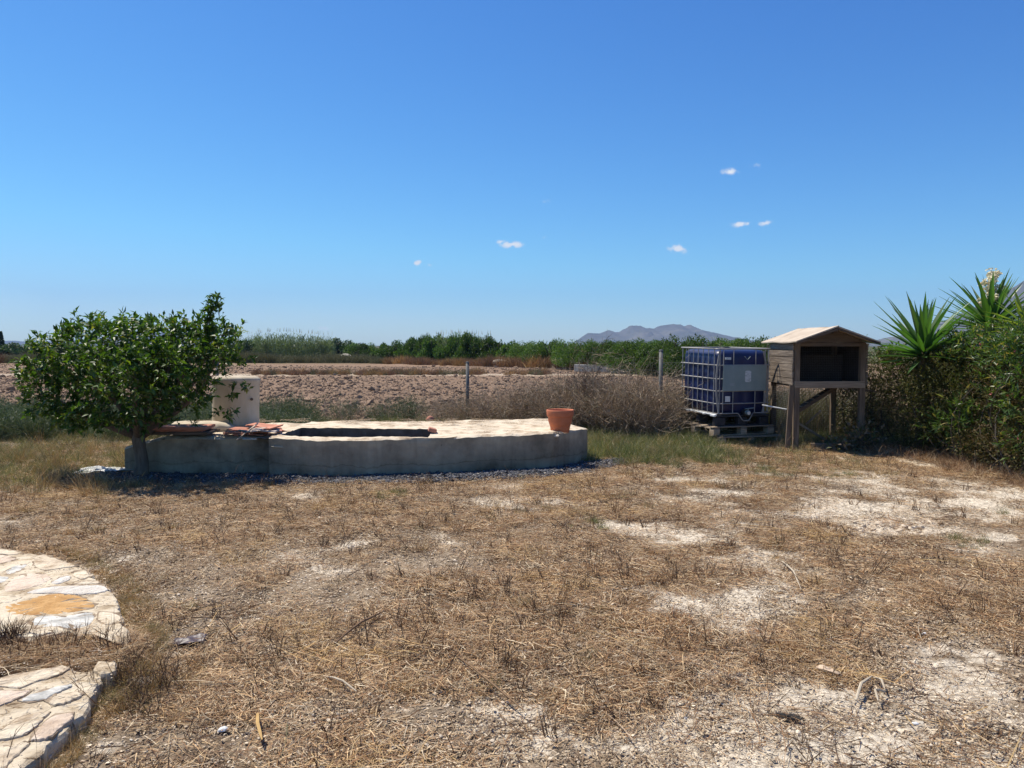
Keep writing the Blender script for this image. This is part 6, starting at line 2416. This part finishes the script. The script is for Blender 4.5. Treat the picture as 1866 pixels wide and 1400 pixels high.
# straw caught on the patio joints and in the gap
r = np.random.default_rng(91)
pts, idx = [], []
for _ in range(260):
    t = r.uniform(0, 1)
    a, b = np.interp(t, [0, .5, 1], [-60, 110, 225]), np.interp(t, [0, .5, 1], [1215, 1190, 1192]) + r.normal(0, 9)
    p = P(a, b, .01)
    pts.append((p.x, p.y, .005 + r.uniform(0, .05)))
scatter('gap_straw', C_straw, pts, [(r.normal(0, .1), r.normal(0, .1), r.uniform(0, 6.28)) for _ in pts], r.uniform(.4, .75, len(pts)), r.integers(0, 6, len(pts)))
pts = []
for _ in range(90):
    t = r.uniform(0, 1)
    a, b = np.interp(t, [0, .6, 1], [0, 130, 235]), np.interp(t, [0, .6, 1], [1205, 1180, 1185]) + r.normal(0, 10)
    p = P(a, b, .03)
    pts.append((p.x, p.y, .02))
for (a, b, s) in ((18, 1165, 8), (10, 1175, 10), (30, 1160, 6)):
    for _ in range(7):
        p = P(a + r.normal(0, s), b + r.normal(0, 4), .06)
        pts.append((p.x, p.y, .06))
scatter('gap_dry_tufts', C_stub, pts, [(r.normal(0, .3), r.normal(0, .3), r.uniform(0, 6.28)) for _ in pts], r.uniform(.7, 1.6, len(pts)), r.integers(0, 5, len(pts)))
pts = []
out = [P(a, b, 0) for a, b in (pat_px[3:] + pat_lo[:-1])]
for i in range(len(out) - 1):
    for _ in range(int((out[i + 1] - out[i]).length * 90)):
        q = out[i].lerp(out[i + 1], r.uniform(0, 1))
        pts.append((q.x + r.uniform(.0, .16), q.y + r.uniform(-.05, .10), 0))
scatter('patio_edge_tufts', C_tuft, pts, [(r.normal(0, .2), r.normal(0, .2), r.uniform(0, 6.28)) for _ in pts], r.uniform(.35, .8, len(pts)), r.integers(0, 4, len(pts)))
pts = []
for _ in range(60):
    p = P(r.normal(235, 45), r.normal(1262, 26))
    pts.append((p.x, p.y, 0))
scatter('dry_clump', C_tuft, [(a + .02, b + .03, c) for a, b, c in pts], [(0, 0, r.uniform(0, 6.28)) for _ in pts], r.uniform(.5, 1.1, len(pts)), r.integers(0, 4, len(pts)))
scatter('dark_dry_clump', C_weed, pts, [(r.normal(0, .5), r.normal(0, .5), r.uniform(0, 6.28)) for _ in pts], r.uniform(.5, 1.0, len(pts)), r.integers(0, 4, len(pts)))
x, y = r.uniform(-3.6, -1.7, 900), r.uniform(2.6, 5.0, 900)
k = in_poly(x, y, pat_poly)
pts = np.stack([x, y, np.full(900, .088)], 1)[k]
pts = pts[:26]
scatter('patio_straw', C_long, pts, np.stack([0 * pts[:, 0], 0 * pts[:, 0], pts[:, 0] * 9], 1), np.full(len(pts), .36), np.arange(len(pts)) % 6)

x, y = r.uniform(-3.6, -1.7, 420), r.uniform(2.4, 5.0, 420)
k = in_poly(x, y, pat_poly)
scatter('patio_grit', C_crumb, np.stack([x, y, np.full(420, .076)], 1)[k], np.stack([0 * x, 0 * x, x * 9], 1)[k], np.full(k.sum(), .7), np.arange(k.sum()) % 5)

# ================================================================== SMALL THINGS ON THE GROUND
def crumple(name, loc, sx, sy, h, mat, seed, rz=0, n=14):
    r = np.random.default_rng(seed)
    g = np.linspace(-1, 1, n)
    X, Y = np.meshgrid(g, g, indexing='ij')
    Z = h * (fbm(X * 1.6 + seed, Y * 1.6 + 5, seed, 3) * 1.6 - .3)
    Z = np.maximum(Z, .003)
    edge = 1 + .25 * (fbm(X * 2 + 3, Y * 2 + seed, seed + 1, 2) - .5)
    V = np.stack([X * sx * edge, Y * sy * edge, Z], -1).reshape(-1, 3)
    i, j = np.meshgrid(np.arange(n - 1), np.arange(n - 1), indexing='ij')
    Q = np.stack([i * n + j, (i + 1) * n + j, (i + 1) * n + j + 1, i * n + j + 1], -1).reshape(-1, 4)
    o = obj_np(name, V, Q, mat, None, True)
    o.location = loc
    o.rotation_euler = (0, 0, rz)
    sd = o.modifiers.new('thick', 'SOLIDIFY')
    sd.thickness = .003
    return o


q = P(190, 863)
tag(crumple('ground_cloth', (q.x, q.y + .1, .0), .36, .12, .075, M['cloth_white'], 5, .45, 26), 'crumpled white ground cloth edge showing at the left foot of the trough', 'cloth')
q = P(345, 1172)
tag(crumple('plastic_scrap', (q.x, q.y, .005), .075, .05, .03, M['purple_plastic'], 8, .3), 'dark purple plastic scrap lying in the straw right of the patio', 'scrap')
q = P(1510, 1230)
tag(crumple('dry_leaf', (q.x, q.y, .012), .055, .017, .02, M['dry_leaf'], 12, -.9, 8), 'pale tan dry leaf among the stubble at lower right', 'leaf')
q = P(1440, 1312)
tag(lump('charred_wood', (q.x, q.y, .006), (.052, .017, .017), M['char'], 15, 4, .75, -.4), 'short black charred wood bit on the pale ground at lower right', 'wood piece')
for (px, py, s, lab) in ((406, 1333, .022, 'white stone in the straw at the lower left of the bare patch'), (1684, 1157, .014, 'small square white chip on the brown soil at right'), (1668, 1322, .014, 'small white stone near the lower right bare patch'),
                         (745, 1112, .02, 'small white splinter on the grey soil in the middle foreground')):
    q = P(px, py)
    o = lump('white_stone', (q.x, q.y, .006), (s, s * .7, s * .55), M['white_paint'], px, 2, .25, px)
    tag(o, lab, 'stone')
# a few long bleached sticks
mbk = [((1425, 1028), (1460, 1085), .006), ((1560, 1285), (1590, 1245), .008), ((1592, 1243), (1612, 1270), .006), ((1612, 1270), (1600, 1292), .007), ((590, 1240), (650, 1275), .006), ((610, 1180), (700, 1125), .008), ((835, 1205), (955, 1310), .006), ((1330, 960), (1480, 985), .004), ((470, 1310), (478, 1365), .009)]
labs = ['long bleached forked stick lying right of the middle bare patch', 'bleached curved stick piece, left one of the stick tangle at lower right', 'bleached stick piece, middle one of the stick tangle at lower right', 'short thick bleached stick piece, right one of the tangle at lower right',
        'thin bleached stick in the lower left foreground straw', 'dark brown stick slanting across the middle foreground', 'thin brown stick slanting down toward the bottom centre', 'long thin pale stalk across the bare patch at middle right', 'golden bent stalk right above the bottom left edge']
for (a, b, w), lb in zip(mbk, labs):
    A, B = P(*a) + Vector((0, 0, .02)), P(*b) + Vector((0, 0, .035))
    m = A.lerp(B, .5) + Vector((random.uniform(-.02, .02), random.uniform(-.02, .02), .02))
    mb = MB().tube([A, A.lerp(m, .5) + Vector((0, 0, .004)), m, m.lerp(B, .6), B], [w * .6, w * .8, w * .8, w * .7, w * .3], 6)
    if 'forked' in lb:
        mb.tube([m, m + (B - A) * .2 + Vector((.05, .07, .02))], [w * .5, w * .3], 5)
    o = mb.build('stick', M['stem_dark'] if 'brown' in lb else M['cement_ring'] if 'bleached' in lb else M['straw_gold'], None)
    tag(o, lb, 'stick')
# long stalk leaning in the grass before the pallets
A, B = P(1232, 797) + Vector((0, 0, .15)), P(1262, 825)
o = MB().tube([A, A.lerp(B, .5) + Vector((0, 0, .03)), B], .0045, 5).build('stick', M['cement_ring'])
tag(o, 'pale dry stalk leaning in the green grass left of the pallets', 'stick')
